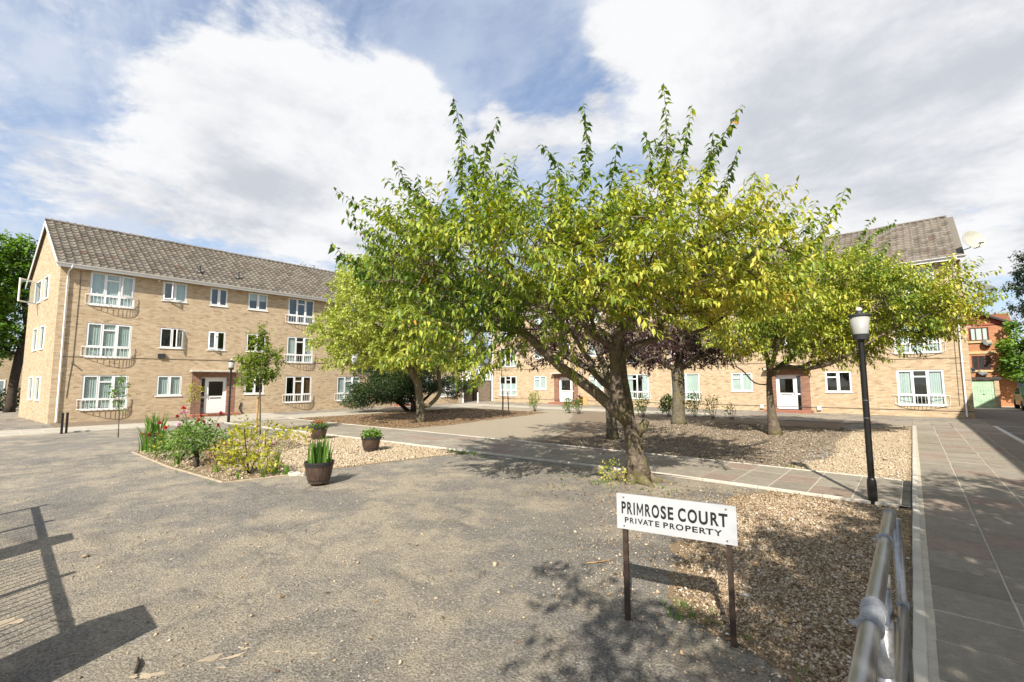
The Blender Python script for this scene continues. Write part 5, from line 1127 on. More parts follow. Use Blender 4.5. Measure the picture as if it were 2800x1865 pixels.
make_tree('pine_tree', 'dark pine with layered boughs at the right edge', {'trunk':[(9.5,49,-.05),(9.4,49,4),(9.3,49,9),(9.2,49,13)], 'a':[(9.4,49,9.5),(7.8,48.6,9.9),(6.2,48.3,10.2)], 'b':[(9.4,49,7.5),(7.6,48.6,8.0),(6.0,48.3,8.4)], 'c':[(9.4,49,6.2),(7.8,48.7,6.6),(6.4,48.4,6.7)]},
  [((7.4,48.6,10.6),(1.2,1.2,.5)),((7.0,48.5,9.4),(1.2,1.2,.4)),((6.9,48.5,8.4),(1.1,1.2,.45)),((6.9,48.5,7.0),(1.1,1.2,.45)),((7.3,48.6,6.0),(1.0,1.2,.35)),((8.8,49,12),(1.2,1.2,1.2)),((9,49,8),(1.5,1.5,3))], 520, np.random.default_rng(83), .25, 'pine_leaf', 'dark_bark', .24, nsh=3, shl=(.3, .7), spacing=.06, ratio=.5, upb=.2, droop=.1, step=.6, seg=.6, zstart=5)
iv = []
for k in range(26):
    iv.append(((ry.uniform(5.2, 8.5), ry.uniform(44.9, 45.8), ry.uniform(1.4, 4.3)), (ry.uniform(.4, .8), .5, ry.uniform(.4, .7))))
iv += [((5.35, 45.4, 5.4), (.35, .4, .45)), ((5.5, 45.4, 4.9), (.3, .4, .3)), ((4.95, 45.5, 2.6), (.4, .4, .6)), ((5.1, 45.5, 3.4), (.4, .4, .5))]
bush('climbing_ivy', 'bright green climber covering the corner of the orange house', (6.5, 45.6, 0), iv, 9000, ry, 'ivy_leaf', .2, stems=[([(6.0, 45.7, -.05), (5.9, 45.6, 2), (5.5, 45.5, 4.6)], .08), ([(7.0, 45.7, -.05), (7.2, 45.6, 2), (7.6, 45.5, 4)], .08)], ratio=.75, cat='climber', tintf=lambda P, r: np.clip(.5+.3*lown(P, 4, 1.4)+r.normal(0, .2, len(P)), 0, 1))
hv = [((-48+ry.uniform(-.5, .5), yy, ry.uniform(.6, 1.1)), (.8, .8, .7)) for yy in np.arange(-6, 6, .7)]
bush('hedge', 'dark clipped hedge behind the left gable', (-48, 0, 0), hv, 6000, ry, 'pine_leaf', .2, stems=[([(-48, 0, -.05), (-48, 0, .8)], .06), ([(-48, -4, -.05), (-48, -4, .8)], .06), ([(-48, 4, -.05), (-48, 4, .8)], .06)], ratio=.6, cat='hedge')
# street tree behind the photographer, dapples the foreground
def fr_(P):
    k = ~((P[:, 1] > -.3) & (P[:, 0] < .16*P[:, 1]+.45)); t = (P[:, 2]-.84)/math.tan(SUN_E); sx = P[:, 0]-.44*t; sy = P[:, 1]+.898*t
    return k & ~((np.abs(sx+1.42) < .62) & (np.abs(sy-3.44) < .42))
make_tree('street_tree', 'leafy street tree outside the picture behind the handrail', {'trunk':[(3.9,-.6,-.05),(3.8,-.6,1.5),(3.7,-.5,3.0)], 'a':[(3.7,-.5,3.0),(2.8,-.6,4.0),(1.6,-.8,4.8)], 'b':[(3.7,-.5,3.0),(3.9,.8,4.2),(3.8,2.2,5.2)], 'c':[(3.7,-.5,3.0),(4.4,-1.4,4.2),(5,-2.4,5)]},
  [((3.6,1.6,5.0),(1.8,1.8,.9)),((2.2,-.3,5.0),(1.5,1.5,.8)),((3.6,-.8,5.4),(2.0,2.0,1.0)),((1.0,-1.3,4.6),(1.2,1.1,.55)),((3.5,3.4,4.9),(1.6,1.6,.9)),((3.9,5.2,5.0),(1.5,1.5,.8)),((3.3,.6,4.6),(1.6,1.6,.8)),((3.6,2.4,4.6),(1.4,1.4,.7))], 1300, np.random.default_rng(91), .2, 'green_leaf', 'dark_bark', .14, nsh=3, shl=(.3, .6), spacing=.06, ratio=.5, keep=fr_, zstart=2.5)
# ------------------------------------------------------------------ name sign
sg = tag(empty('name_sign', (-1.42, 3.44, 0), math.atan2(.19, .84)), 'white Primrose Court name sign on two brown posts', 'sign')
SL = .863; MB().box(-SL/2, SL/2, -.006, .006, .70, .972).build('plate', 'sign_white', sg)
for x in (-.375, .375): MB().box(x-.019, x+.019, .008, .046, -.05, .955).build('post', 'rusty_brown', sg)
for x, z in ((-.375, .945), (.365, .945), (-.375, .725), (.365, .725)):
    s = MB(); s.tube([(x, -.006, z), (x, -.010, z)], .0065, 8); s.build('screw', 'screw_steel', sg)
def lettering(txt, spans, h, zb, off, parent):
    # each glyph is fitted to its own place on the plate; all joined as one flat print
    dl, dr = 3.63, 3.22; sx = lambda p: (lambda t: (t/dl)/(1/dr+t/dl-t/dr)*SL-SL/2)((p-165)/2030.)
    V = []; F = []
    for ch, (a, b) in zip(txt.replace(' ', ''), spans):
        cu = bpy.data.curves.new('glyph', 'FONT'); cu.body = ch; cu.size = 1; cu.offset = off*(.45 if ch == 'M' else 1); o = bpy.data.objects.new('tmp', cu); COL.objects.link(o)
        me = bpy.data.meshes.new_from_object(o.evaluated_get(bpy.context.evaluated_depsgraph_get())); bpy.data.objects.remove(o)
        q = np.empty(len(me.vertices)*3); me.vertices.foreach_get('co', q); q = q.reshape(-1, 3); mn, mx = q.min(0), q.max(0); q = (q-mn)/(mx-mn+1e-9); k = len(V); x0, x1 = sx(a), sx(b)
        ov = .03 if ch in 'OCSU' else 0
        if ch == 'M':      # drawn by hand: two stems and a deep V
            w = .17; pg = [(0, 0), (w, 0), (w, .62), (.5, .12), (1-w, .62), (1-w, 0), (1, 0), (1, 1), (1-w, 1), (.5, .40), (w, 1), (0, 1)]
            V += [(x0+a_*(x1-x0), -.0078, zb+b_*h) for a_, b_ in pg]; F += [(k, k+1, k+2, k+10, k+11), (k+2, k+3, k+9, k+10), (k+3, k+4, k+8, k+9), (k+4, k+5, k+6, k+7, k+8)]; continue
        V += [(x0+u[0]*(x1-x0), -.0078, zb-ov*h*(ch != 'U')-(ov*h if ch == 'U' else 0)+u[1]*h*(1+ov*(2 if ch != 'U' else 1))) for u in q]; F += [tuple(i+k for i in p.vertices) for p in me.polygons]
    b_ = MB(); b_.add(V, F); return b_.build('lettering', 'lettering_black', parent)
lettering('PRIMROSE COURT', ((268, 360), (385, 488), (512, 541), (578, 702), (738, 842), (862, 998), (1025, 1120), (1150, 1245), (1322, 1450), (1480, 1628), (1655, 1790), (1830, 1948), (1948, 2075)), .094, .819, .030, sg)
lettering('PRIVATE PROPERTY', ((330, 410), (435, 517), (541, 565), (588, 690), (690, 792), (782, 890), (920, 995), (1065, 1150), (1175, 1266), (1280, 1405), (1435, 1525), (1545, 1632), (1655, 1757), (1748, 1865), (1873, 1990)), .042, .752, .024, sg)

# ------------------------------------------------------------------ lamp posts
def lamp_post(loc, label, rz=0):
    E = tag(empty('lamp_post', loc, rz), label, 'lamp post', 'lamp posts in the court')
    MB().lathe([(.062, -.05), (.062, .30), (.055, .36), (.044, .38), (.042, 2.46), (.05, 2.47), (.05, 2.50)], 14).build('post', 'black_paint', E, False)
    MB().box(-.02, .02, -.072, -.055, .1, .30).bevbox(-.03, .03, -.066, -.05, .08, .34, .01).build('access_cover', 'black_paint', E)
    MB().lathe([(.045, 2.48), (.10, 2.50), (.105, 2.54), (.11, 2.58), (.10, 2.585)], 20).build('lantern_base', 'dark_grey_metal', E)
    MB().lathe([(.100, 2.582), (.135, 2.868), (.128, 2.868), (.095, 2.59)], 24, cap=False).build('lantern_glass', 'lamp_glass', E, True)
    MB().lathe([(.150, 2.862), (.152, 2.885), (.10, 2.90), (.05, 2.905), (.045, 2.94), (.0, 2.945)], 24).build('lantern_cap', 'dark_grey_metal', E)
    MB().lathe([(.02, 2.94), (.040, 2.952), (.045, 2.975), (.03, 3.0), (.0, 3.008)], 14).build('finial', 'cream_plastic', E, True)
    b = MB()
    for z in (1.28, 1.55): b.lathe([(.0455, z), (.0455, z+.012)], 14)
    b.build('clamp_band', 'screw_steel', E)
lamp_post((-.56, 8.88, 0), 'black lamp post with white lantern by the right path', R(200)); lamp_post((-24.1, 7.16, 0), 'black lamp post with white lantern near the left entrance', R(70))

# ------------------------------------------------------------------ tubular handrail
hr = tag(empty('handrail', (-.155, 3.62, 0)), 'galvanised steel tube handrail beside the gravel', 'handrail')
MB().tube([(0.0, 0.0, 1.052), (0, -.4, 1.052), (0, -1.5, 1.052), (0, -2.4, 1.052), (0, -4.2, 1.052)], .029, 20).build('top_rail', 'galvanised_steel', hr, True)
MB().tube([(.03, -.02, .53), (.03, -1.5, .53), (.03, -4.2, .53)], .025, 16).build('mid_rail', 'galvanised_steel', hr, True)
for k, y in enumerate((0.03, -1.58, -3.2)):
    MB().tube([(.028, y, -.08), (.028, y, 1.03)], .026, 16).build('post', 'galvanised_steel', hr, True)
    if k == 0: MB().tube([(0, .005, 1.052), (0, .03, 1.052)], .033, 18).build('end_fitting', 'cast_fitting', hr, True)
    else:
        f = MB(); f.tube([(0, y-.09, 1.052), (0, y-.075, 1.052), (0, y-.0749, 1.052), (0, y+.02, 1.052), (0, y+.0201, 1.052), (0, y+.075, 1.052), (0, y+.0751, 1.052), (0, y+.09, 1.052)], [.038, .038, .0345, .0345, .037, .037, .039, .039], 20).build('tee_fitting', 'cast_fitting', hr, False)
        MB().tube([(.010, y, 1.03), (.026, y, .88)], .031, 16).build('tee_stem', 'cast_fitting', hr, True)
        MB().tube([(-.03, y-.08, 1.052), (-.055, y-.08, 1.052)], .010, 8).build('grub_screw', 'cast_fitting', hr, True)
    MB().tube([(.03, y-.045, .53), (.03, y+.045, .53)], .031, 16).build('mid_fitting', 'cast_fitting', hr, True)
f = MB(); f.tube([(0, -.60, 1.052), (0, -.585, 1.052)], .038, 20).tube([(-.036, -.593, 1.052), (-.050, -.593, 1.052)], .007, 8); f.build('collar', 'cast_fitting', hr, True)
MB().tube([(-.035, -.12, -.05), (-.035, -.12, .66)], .026, 14).build('infill_post', 'galvanised_steel', hr, True)
MB().tube([(-.035, -.12, .665), (-.035, -.12, .735)], .023, 14).build('plastic_cap', 'cream_plastic', hr, True)

# ------------------------------------------------------------------ planters, flowers
def planter(loc, r, h, label):
    E = tag(empty('barrel_planter', loc, rn.uniform(0, 6)), label, 'planter', 'barrel planters on the gravel')
    n = 26; b = MB(); bot = r*.72
    prof = [(bot, .0), (bot+(r-bot)*.55, h*.35), (r*.985, h*.78), (r, h*.80)]
    for j in range(n):       # staves
        a0, a1 = 2*math.pi*j/n, 2*math.pi*(j+.92)/n; vs = []
        for q, z in prof: vs += [(q*math.cos(a0), q*math.sin(a0), z), (q*1.012*math.cos((a0+a1)/2), q*1.012*math.sin((a0+a1)/2), z), (q*math.cos(a1), q*math.sin(a1), z)]
        b.add(vs, [(3*i+k, 3*i+k+1, 3*i+k+4, 3*i+k+3) for i in range(3) for k in (0, 1)])
    b.lathe([(p*.985, z) for p, z in prof], 26, cap=False); b.build('staves', 'barrel_plastic', E)
    MB().lathe([(r*1.0, h*.79), (r*1.035, h*.80), (r*1.045, h*.90), (r*1.07, h*.92), (r*1.07, h), (r*.99, h), (r*.97, h*.9)], 30, cap=False).lathe([(bot*1.05, h*.10), (bot*1.09, h*.11), (bot*1.13, h*.2), (bot*1.09, h*.21)], 26, cap=False).build('band', 'barrel_band', E, False)
    MB().lathe([(0.001, h*.88), (r*.98, h*.87)], 24, cap=False).build('compost', 'mulch', E)
    for a in (.5, 2.6, 4.7): MB().bevbox(-.03, .03, -.03, .03, -.03, .02, .005).build('foot', 'barrel_band', E).location = (bot*.8*math.cos(a), bot*.8*math.sin(a), .03)
    E.location.z = .045; return E
def blades(name, label, loc, n, hgt, spread, lean, rng, mat='blade_leaf', w=.03, cat='plant', group=None, base_z=0., tint=(.2, .9)):
    E = tag(empty(name, loc), label, cat, group); V = []; F = []; T = []
    for i in range(n):
        a, rr = rng.uniform(0, 6.28), spread*math.sqrt(rng.uniform(0, 1)); p = np.array((rr*math.cos(a), rr*math.sin(a), base_z)); az = rng.uniform(0, 6.28); d = np.array((math.cos(az), math.sin(az), 0))*lean*rng.uniform(.2, 1.)+np.array((math.cos(a), math.sin(a), 0))*lean*.6*rr/max(spread, .01)
        h = hgt*rng.uniform(.55, 1.05); sd = np.array((-math.sin(az+1), math.cos(az+1), 0))*w*.5*rng.uniform(.7, 1.2); k = len(V); m = 4; tt = rng.uniform(*tint)
        for j in range(m+1):
            f = j/m; c = p+np.array((0, 0, 1))*h*f*(1-.12*f)+d*h*f*f; ww = (1-f**2.2)*.9+.06; V += [c-sd*ww, c+sd*ww]; T += [tt, tt]
        F += [(k+2*j, k+2*j+1, k+2*j+3, k+2*j+2) for j in range(m)]
    link('foliage', np_mesh('foliage', np.array(V), np.array(F), mat, np.array(T)), E); return E
def flower(parent, loc, r, mat, rng, tilt=None):
    b = MB()
    for ring, (k, rr, zz, op) in enumerate(((7, 1., .0, .25), (6, .72, .25, .55), (5, .42, .45, .85))):
        for j in range(k):
            a = 2*math.pi*(j+.37*ring)/k+rng.uniform(-.1, .1); ca, sa = math.cos(a), math.sin(a); w = 2.4*rr/k*1.25*2
            P = lambda u, v, z: (r*(u*ca-v*sa), r*(u*sa+v*ca), r*z)
            b.add([P(.05, 0, zz-.3), P(rr*.6, -w*.35, zz+op*.35), P(rr*.62, w*.35, zz+op*.35), P(rr, -w*.2, zz+op*.6), P(rr*1.02, w*.2, zz+op*.62)], [(0, 1, 2), (1, 3, 4, 2)])
    b.lathe([(.0, -.35), (.3, -.1), (.35, .3), (.1, .6)], 7, cap=False) if False else None
    o = b.build('flower', mat, parent, True); o.location = loc; o.rotation_euler = (rng.uniform(-.5, .5), rng.uniform(-.5, .5), 0); return o
rf_ = np.random.default_rng(5)
planter((-8.28, 3.98, 0), .245, .38, 'nearest barrel planter, filled with tall green blades')
E = blades('gladiolus_clump', 'tall green gladiolus blades growing in the nearest planter', (-8.28, 3.98, .045), 85, .62, .2, .16, rf_, w=.036, base_z=.32, tint=(0, .55))
for q in ((-.2, -.1, .80), (-.19, -.12, .72), (-.21, -.09, .66)): flower(E, q, .035, 'petal_coral', rf_)
planter((-11.08, 6.74, 0), .25, .37, 'barrel planter with low bright green plant, nearest the path')
bush('low_plant', 'low bright green bedding plant in the planter nearest the path', (-11.08, 6.74, .40), [((-11.08, 6.74, .45), (.2, .2, .1))], 500, rf_, 'ivy_leaf', .07, stems=[([(-11.08, 6.74, .36), (-11.08, 6.74, .46)], .01)], ratio=.6, cat='plant')
planter((-14.7, 7.0, 0), .27, .38, 'barrel planter with rusty orange flowers at the back of the gravel')
E = bush('orange_flowers', 'rusty orange flowers in the planter at the back of the gravel', (-14.7, 7.0, .41), [((-14.7, 7.0, .46), (.22, .22, .1))], 350, rf_, 'green_leaf', .07, stems=[([(-14.7, 7.0, .36), (-14.7, 7.0, .46)], .01)], ratio=.5, cat='flowers')
for k in range(16): a = rf_.uniform(0, 6.28); rr = rf_.uniform(0, .2); flower(E, (rr*math.cos(a), rr*math.sin(a), .14+rf_.uniform(-.02, .05)), .045, 'petal_orange', rf_)
planter((-16.95, 3.12, 0), .26, .37, 'barrel planter with upright blades at the left end of the flower bed')
blades('gladiolus_clump', 'upright green blades in the leftmost planter', (-16.95, 3.12, .045), 60, .75, .2, .2, rf_, w=.05, base_z=.3)
# rose standard with gnarled stem
E = bush('rose_bush', 'rose bush with gnarled bare stem and red blooms in the flower bed', (-12.07, 3.0, 0), [((-12.03,2.96,.66),(.42,.4,.27)),((-12.3,2.72,.6),(.24,.3,.22)),((-11.75,3.2,.62),(.24,.3,.24)),((-12.0,2.95,.88),(.3,.3,.14))], 1250, rf_, 'green_leaf', .075, 'dark_bark', [([(-12.05,2.98,-.03),(-12.08,3.0,.12),(-12.14,3.02,.22),(-12.1,2.97,.36),(-12.04,2.95,.5)], .075), ([(-12.1,2.97,.36),(-12.3,2.8,.6)], .02), ([(-12.1,2.97,.36),(-11.8,3.15,.6)], .02)], .55, 'plant', 'roses in the flower bed', tintf=lambda P, r: np.clip(.62+.2*lown(P, 4, 3)+r.normal(0, .2, len(P)), 0, 1))
sb = MB(); o0 = np.array((-12.07, 3.0, 0))
for p in ((-12.45, 2.78, 1.29), (-12.56, 2.7, 1.1), (-12.77, 2.54, .85), (-12.15, 3.07, 1.11), (-12.2, 3.03, 1.02), (-12.11, 3.11, .98), (-11.82, 3.35, 1.17), (-11.88, 3.33, .9)):
    flower(E, tuple(np.array(p)-o0), .062, 'petal_red', rf_); sb.tube([(np.array(p)-o0)*np.array((.4, .4, .5)), np.array(p)-o0], .005, 4)
for p in ((-12.41, 2.82, 1.19), (-12.47, 2.77, 1.18), (-12.55, 2.73, .92), (-12.57, 2.72, .86)): flower(E, tuple(np.array(p)-o0), .07, 'petal_pink', rf_); sb.tube([(np.array(p)-o0)*np.array((.4, .4, .5)), np.array(p)-o0], .005, 4)
sb.build('flower_stalks', 'green_leaf', E)
E = bush('rose_bush', 'leafy dark green rose bush with yellow blooms at the left of the bed', (-13.6, 3.0, 0), [((-13.6,2.95,.42),(.55,.4,.32)),((-14.1,2.85,.38),(.35,.35,.3)),((-13.1,3.1,.5),(.4,.4,.34)),((-12.6,3.5,.35),(.5,.4,.28))], 1050, rf_, 'green_leaf', .08, 'dark_bark', [([(-13.6,3.0,-.03),(-13.6,2.98,.4)], .025), ([(-13.5,3.0,-.03),(-13.1,3.1,.4)], .02), ([(-13.4, 3.1, -.03), (-12.7, 3.4, .35)], .02)], .55, 'plant', 'roses in the flower bed', tintf=lambda P, r: np.clip(.6+.2*lown(P, 6, 3)+r.normal(0, .2, len(P)), 0, 1))
for p in ((-14.1, 2.75, .57), (-14.15, 2.73, .37), (-14.25, 2.64, .27)): flower(E, (p[0]+13.6, p[1]-3., p[2]), .06, 'petal_yellow', rf_)
E = blades('gladiolus_clump', 'gladioli with red blooms at the left end of the flower bed', (-15.9, 2.95, 0), 46, .8, .35, .25, rf_, w=.05)
for p in ((-15.76, 2.99, .75), (-16.16, 2.68, .43), (-16.0, 2.82, .42), (-15.81, 2.98, .44), (-15.86, 2.97, .28)): flower(E, (p[0]+15.9, p[1]-2.95, p[2]), .075, 'petal_red', rf_)
E = bush('yellow_shrub', 'airy yellow-leaved shrub in the middle of the flower bed', (-10.35, 3.5, 0), [((-10.2,3.3,.66),(.24,.25,.22)),((-10.45,3.15,.5),(.22,.25,.2)),((-9.95,3.55,.48),(.24,.25,.22)),((-10.1,3.35,.9),(.16,.2,.14)),((-10.3,3.3,.34),(.36,.3,.16)),((-9.8,3.65,.3),(.2,.2,.16)),((-10.6,3.4,.85),(.2,.2,.12))], 560, rf_, 'yellow_leaf', .085, 'dark_bark', [([(-10.35,3.5,-.03),(-10.3,3.42,.4),(-10.15,3.3,.95)], .02), ([(-10.35,3.5,-.03),(-10.45,3.3,.5)], .014), ([(-10.33,3.5,-.03),(-10.0,3.55,.55)], .014), ([(-10.33,3.5,-.03),(-9.85,3.62,.35)], .012)], .6, 'plant', 'yellow-leaved shrubs')
flower(E, (-.75, -.25, .55), .055, 'petal_orange', rf_)
bush('yellow_shrub', 'low golden shrub behind the airy yellow one near the stake', (-14.2, 5.2, 0), [((-14.2,5.2,.5),(.45,.4,.25)),((-14.8,4.8,.6),(.35,.3,.3)),((-13.3,5.6,.42),(.5,.4,.22))], 380, rf_, 'yellow_leaf', .1, 'dark_bark', [([(-14.2,5.2,-.03),(-14.2,5.2,.5)], .02), ([(-14.2,5.2,-.03),(-14.7,4.85,.55)], .015), ([(-14.1,5.2,-.03),(-13.4,5.5,.4)], .015)], .6, 'plant', 'yellow-leaved shrubs')
E = blades('iris_clump', 'thin iris leaves with a pale bloom at the right end of the bed', (-9.95, 3.85, 0), 16, .75, .14, .45, rf_, w=.03); flower(E, (.1, -.05, .62), .05, 'petal_pink', rf_)
for k, (x, y, n, h) in enumerate(((-9.9, 3.2, 6, .28), (-9.62, 3.95, 6, .3), (-11.0, 3.1, 8, .3), (-12.6, 2.75, 7, .34), (-9.7, 3.55, 7, .3))):
    blades('iris_clump', ('short green iris tuft by the corner of the edging', 'short iris tuft beside the pale stones', 'short pale iris tuft between rose and yellow shrub', 'small green iris tuft under the rose bush', 'leaning iris tuft in front of the thin iris leaves')[k], (x, y, 0), n, h, .06, .4, rf_, w=.03, group='iris tufts in the flower bed')
E = bush('dried_plant', 'straw-coloured withered plant beside the rose stem', (-11.3, 3.2, 0), [((-11.35, 3.15, .35), (.2, .2, .28))], 160, rf_, 'dry_leaf', .08, 'stake_wood', [([(-11.3,3.2,-.02),(-11.2,3.1,.3)], .008), ([(-11.3,3.2,-.02),(-11.5,3.1,.5)], .007), ([(-11.3,3.2,-.02),(-11.1,3.3,.4)], .007)], .25, 'plant')
for k in range(3): 
    b = MB(); b.lathe([(.001, 0), (.09-.02*k, .0), (.08-.02*k, .05), (.02, .08)], 8); o = b.build('flint_stone', 'flint'); o.location = (-9.55+.14*k, 4.02+.06*k, .0); o.rotation_euler = (.1, .1, k); o.scale = (1.3, .8, 1)
    tag(o, ('largest pale stone beside the nearest planter', 'middle pale stone beside the nearest planter', 'smallest pale stone beside the nearest planter')[k], 'stone', 'pale stones by the planter')
# rose bushes in front of the rear block
for k, (x, y, h, w_, lab, lm) in enumerate(((-17.9, 22.3, 1.25, .7, 'tall thin rose bush left of the rear entrance', 'young_leaf'), (-15.2, 22.15, .95, .45, 'rose bush in front of the rear entrance door', 'green_leaf'), (-14.5, 22.1, .95, .45, 'rose bush with purple bloom beside the wooden bench', 'green_leaf'), (-10.72, 22.4, 1.15, .7, 'loose rose bush just right of the large cherry trunk', 'young_leaf'),
    (-9.67, 23.2, 1.15, .65, 'dense dark rose bush left of the stout plum trunk', 'green_leaf'), (-8.6, 24.0, 1.3, .75, 'rose bush right of the stout plum trunk', 'young_leaf'), (-7.43, 23.1, 1.2, .55, 'sparse leggy rose bush with bare lower stems', 'young_leaf'), (-6.66, 23.4, .8, .3, 'small nearly leafless rose bush near the second cherry', 'young_leaf'))):
    st_ = [([(x+.03*i, y, -.03), (x+.12*(i-1.5)+.05, y+.06*(i % 2), h*.5), (x+.2*(i-1.5)*w_*1.6, y+.1*(i % 2), h*.92)], .016) for i in range(4)]
    n = (420, 330, 260, 420, 900, 420, 170, 70)[k]
    E = bush('rose_bush', lab, (x, y, 0), [((x, y, h*.68), (w_*.5, w_*.45, h*.28)), ((x-.15, y, h*.42), (w_*.4, w_*.4, h*.22))], n, np.random.default_rng(100+k), lm, .09, 'dark_bark', st_, .6, 'plant', 'roses in front of the rear block', shell=.3)
    if k == 2: flower(E, (.15, -.1, .98), .12, 'petal_purple', rf_)
def tuft(P, name, label, h=.1):
    V = []; F = []; T = []
    for x, y in P:
        for j in range(9):
            a = rf_.uniform(0, 6.28); hh = h*rf_.uniform(.4, 1.2); d = np.array((math.cos(a), math.sin(a), 0)); b0 = np.array((x, y, 0))+d*.02; s = np.array((-d[1], d[0], 0))*.006; k = len(V)
            V += [b0-s, b0+s, b0+d*hh*.5+np.array((0, 0, hh))]; F.append((k, k+1, k+2)); t = rf_.uniform(0, 1); T += [t]*3
    o = link(name, np_mesh(name, np.array(V), np.array(F), 'blade_leaf', np.array(T))); o['kind'] = 'stuff'; o['label'] = label
pts = np.concatenate([rf_.normal((-9.0, 8.15), (.35, .1), (60, 2)), rf_.normal((-1.45, 3.75), (.18, .1), (14, 2)), rf_.normal((-.62, 3.25), (.08, .12), (10, 2)), rf_.normal((-.22, 5.2), (.05, 1.), (14, 2)), rf_.normal((-4.3, 7.6), (.5, .3), (30, 2)), rf_.normal((-2.05, 11.3), (.2, .15), (16, 2)), rf_.normal((-13.5, 2.75), (1.2, .08), (40, 2))])
tuft(pts, 'weeds', 'low green weeds along gravel and path edges', .06)
# basal shoots on the cherry trunk
bush('basal_shoots', 'leafy reddish shoots at the foot of the large cherry trunk', (-4.2, 7.72, 0), [((-4.28, 7.66, .18), (.22, .2, .2)), ((-4.05, 7.62, .1), (.12, .12, .1))], 190, rf_, 'cherry_leaf', .06, 'cherry_bark', [([(-4.2, 7.75, 0), (-4.3, 7.65, .3)], .01), ([(-4.15, 7.72, 0), (-4.1, 7.6, .2)], .008)], .5, 'plant', tintf=lambda P, r: r.uniform(.3, 1., len(P)))

# ------------------------------------------------------------------ small things
for k, (x, y) in enumerate(((-23.93, 1.60), (-24.16, 1.74))):
    o = MB().bevbox(-.035, .035, -.035, .035, -.05, .78, .008).build('short_post', 'black_paint'); o.location = (x, y, 0); tag(o, ('left one of two short black posts by the left corner', 'right one of two short black posts by the left corner')[k], 'post', 'short black posts')
bn = tag(empty('wooden_cabinet', (-19.45, 30.55, 0)), 'small open wooden cabinet standing by the rear entrance', 'cabinet')
MB().box(-.45, -.41, -.2, .2, 0, .72).box(.0, .04, -.2, .2, 0, .72).box(-.41, 0, -.2, .2, .68, .72).box(-.41, 0, -.2, .2, .1, .14).box(-.41, 0, .16, .2, .14, .68).build('carcass', 'timber_light', bn)
MB().box(-.41, 0, -.18, .16, .40, .43).build('shelf', 'timber_light', bn); o = MB().box(0, .42, -.02, .02, .02, .72).build('door', 'timber_light', bn); o.location = (.04, -.2, 0); o.rotation_euler = (0, 0, R(-12))
st2 = MB(); st2.tube([(0, 0, .015), (-.09, .03, .022), (-.19, .045, .015)], [.009, .011, .006], 6); o = st2.build('fallen_stick', 'dark_bark', None, True); o.location = (-3.86, .69, 0); tag(o, 'short dark stick lying on the forecourt', 'stick')
st3 = MB(); st3.tube([(0, 0, .01), (.1, .12, .015), (.16, .26, .01)], [.005, .006, .003], 5); o = st3.build('fallen_stick', 'stake_wood', None, True); o.location = (-2.62, 4.1, 0); tag(o, 'thin pale twig lying left of the name sign', 'stick')
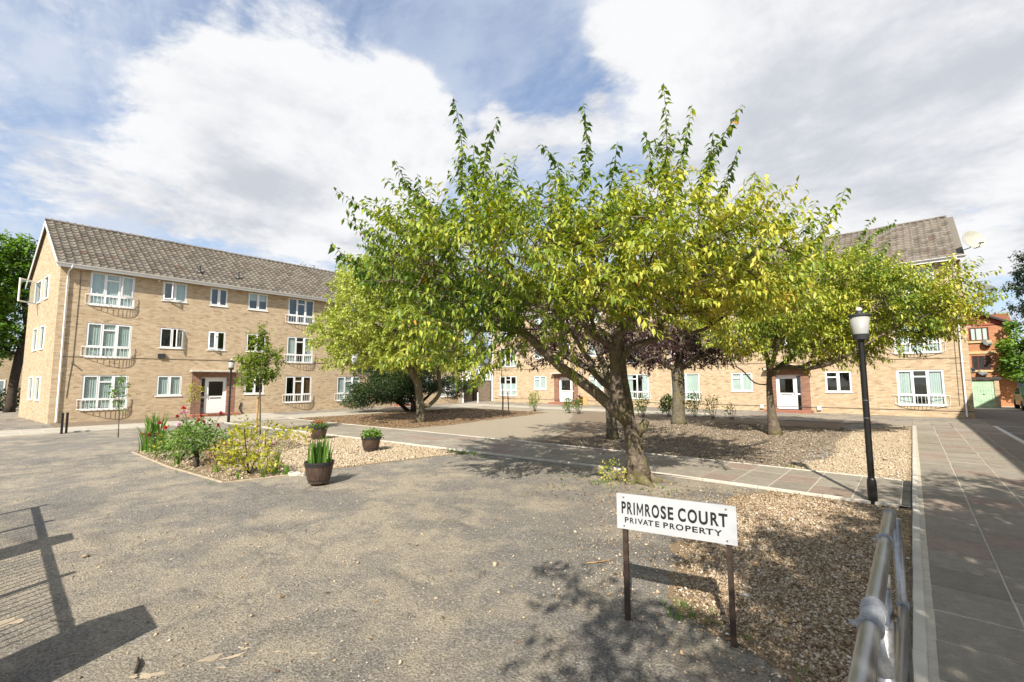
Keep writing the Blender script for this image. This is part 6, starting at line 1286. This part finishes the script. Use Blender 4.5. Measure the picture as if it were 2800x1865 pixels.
def dish(loc, rz, tilt, r, mat, label, wallx):
    E = tag(empty('satellite_dish', loc, rz), label, 'satellite dish', 'satellite dishes')
    b = MB(); n = 28; rings = 5; V = [(0, 0, 0)]; F = []
    for i in range(1, rings+1):
        q = r*i/rings
        for j in range(n): a = 2*math.pi*j/n; V.append((q*math.cos(a), -.28*q*q/r, q*1.06*math.sin(a)))
    for j in range(n): F.append((0, 1+j, 1+(j+1) % n))
    for i in range(rings-1):
        for j in range(n): a = 1+i*n+j; c = 1+i*n+(j+1) % n; F.append((a, a+n, c+n, c))
    b.add(V, F); b.add([(x, y+.012, z) for x, y, z in V], [tuple(reversed(f)) for f in F]); o = b.build('reflector', mat, E, True); o.rotation_euler = (-tilt, 0, 0)
    a = MB(); a.tube([(0, .02, -r*.9), (0, -r*.5, -r*1.02), (.0, -r*1.0, -r*.72)], .014, 6); a.build('feed_arm', 'dark_grey_metal', E).rotation_euler = (-tilt*.5, 0, 0)
    l = MB(); l.tube([(-.02, -r*1.0, -r*.74), (-.02, -r*1.0+.09, -r*.66)], .035, 8).tube([(.09, -r*1.0, -r*.70), (.09, -r*1.0+.09, -r*.62)], .03, 8); l.build('feed_horn', 'dark_grey_metal', E).rotation_euler = (-tilt*.5, 0, 0)
    m = MB(); m.tube([(0, .06, -.05), (0, .16, -.3), (wallx, .25, -.45)], .022, 8); m.build('mount', 'dark_grey_metal', E)
dish((2.62, 30.9, 8.6), R(30), R(18), .46, 'dish_cream', 'large cream satellite dish at the gable verge of the rear block', -.45)
dish((2.86, 31.2, 6.22), R(35), R(52), .42, 'dish_grey', 'grey satellite dish below it on the rear block gable', -.45)
dish((4.1, 45.85, 4.42), R(25), R(30), .26, 'dish_grey', 'small grey dish under the upper window of the orange house', 0.)
dish((3.75, 45.85, 2.3), R(20), R(40), .26, 'dish_grey', 'small grey dish just above the garage roof', 0.)
# iron gates behind the photographer whose shadow falls on the forecourt
fe = tag(empty('iron_fence', (-9.6, -.62, 0)), 'iron railings with brick piers outside the left edge of the picture', 'fence')
MB().box(0, 5.28, -.02, .02, .98, 1.03).box(0, 5.28, -.02, .02, .12, .17).build('rail', 'black_paint', fe)
pm = MB().box(-.03, .03, -.03, .03, -.05, 1.08).mesh('post', 'black_paint')
for x in (0, 1.2, 3.8): o = bpy.data.objects.new('post', pm); COL.objects.link(o); o.parent = fe; o.location = (x, .05, 0)
bm_ = MB().tube([(0, 0, .14), (0, 0, 1.0)], .009, 5).mesh('bar', 'black_paint')
for i in range(46): o = bpy.data.objects.new('bar', bm_); COL.objects.link(o); o.parent = fe; o.location = (.06+.11*i, -.03, 0)
MB().box(5.28, 5.82, -.2, .15, -.05, 1.30).build('pier', 'yellow_brick', fe); MB().box(2.15, 2.5, -.15, .15, -.05, 1.1).build('pier', 'yellow_brick', fe)
MB().box(5.9, 6.5, -.02, .02, .80, .86).box(6.45, 6.5, -.02, .02, .0, .8).box(5.9, 5.95, -.02, .02, 0, .8).box(6.15, 6.17, -.015, .015, 0, .8).build('low_gate', 'black_paint', fe)
print('tris', sum(len(o.data.loop_triangles) if o.type == 'MESH' and (o.data.calc_loop_triangles() or True) else 0 for o in bpy.data.objects), 'objs', len(bpy.data.objects))
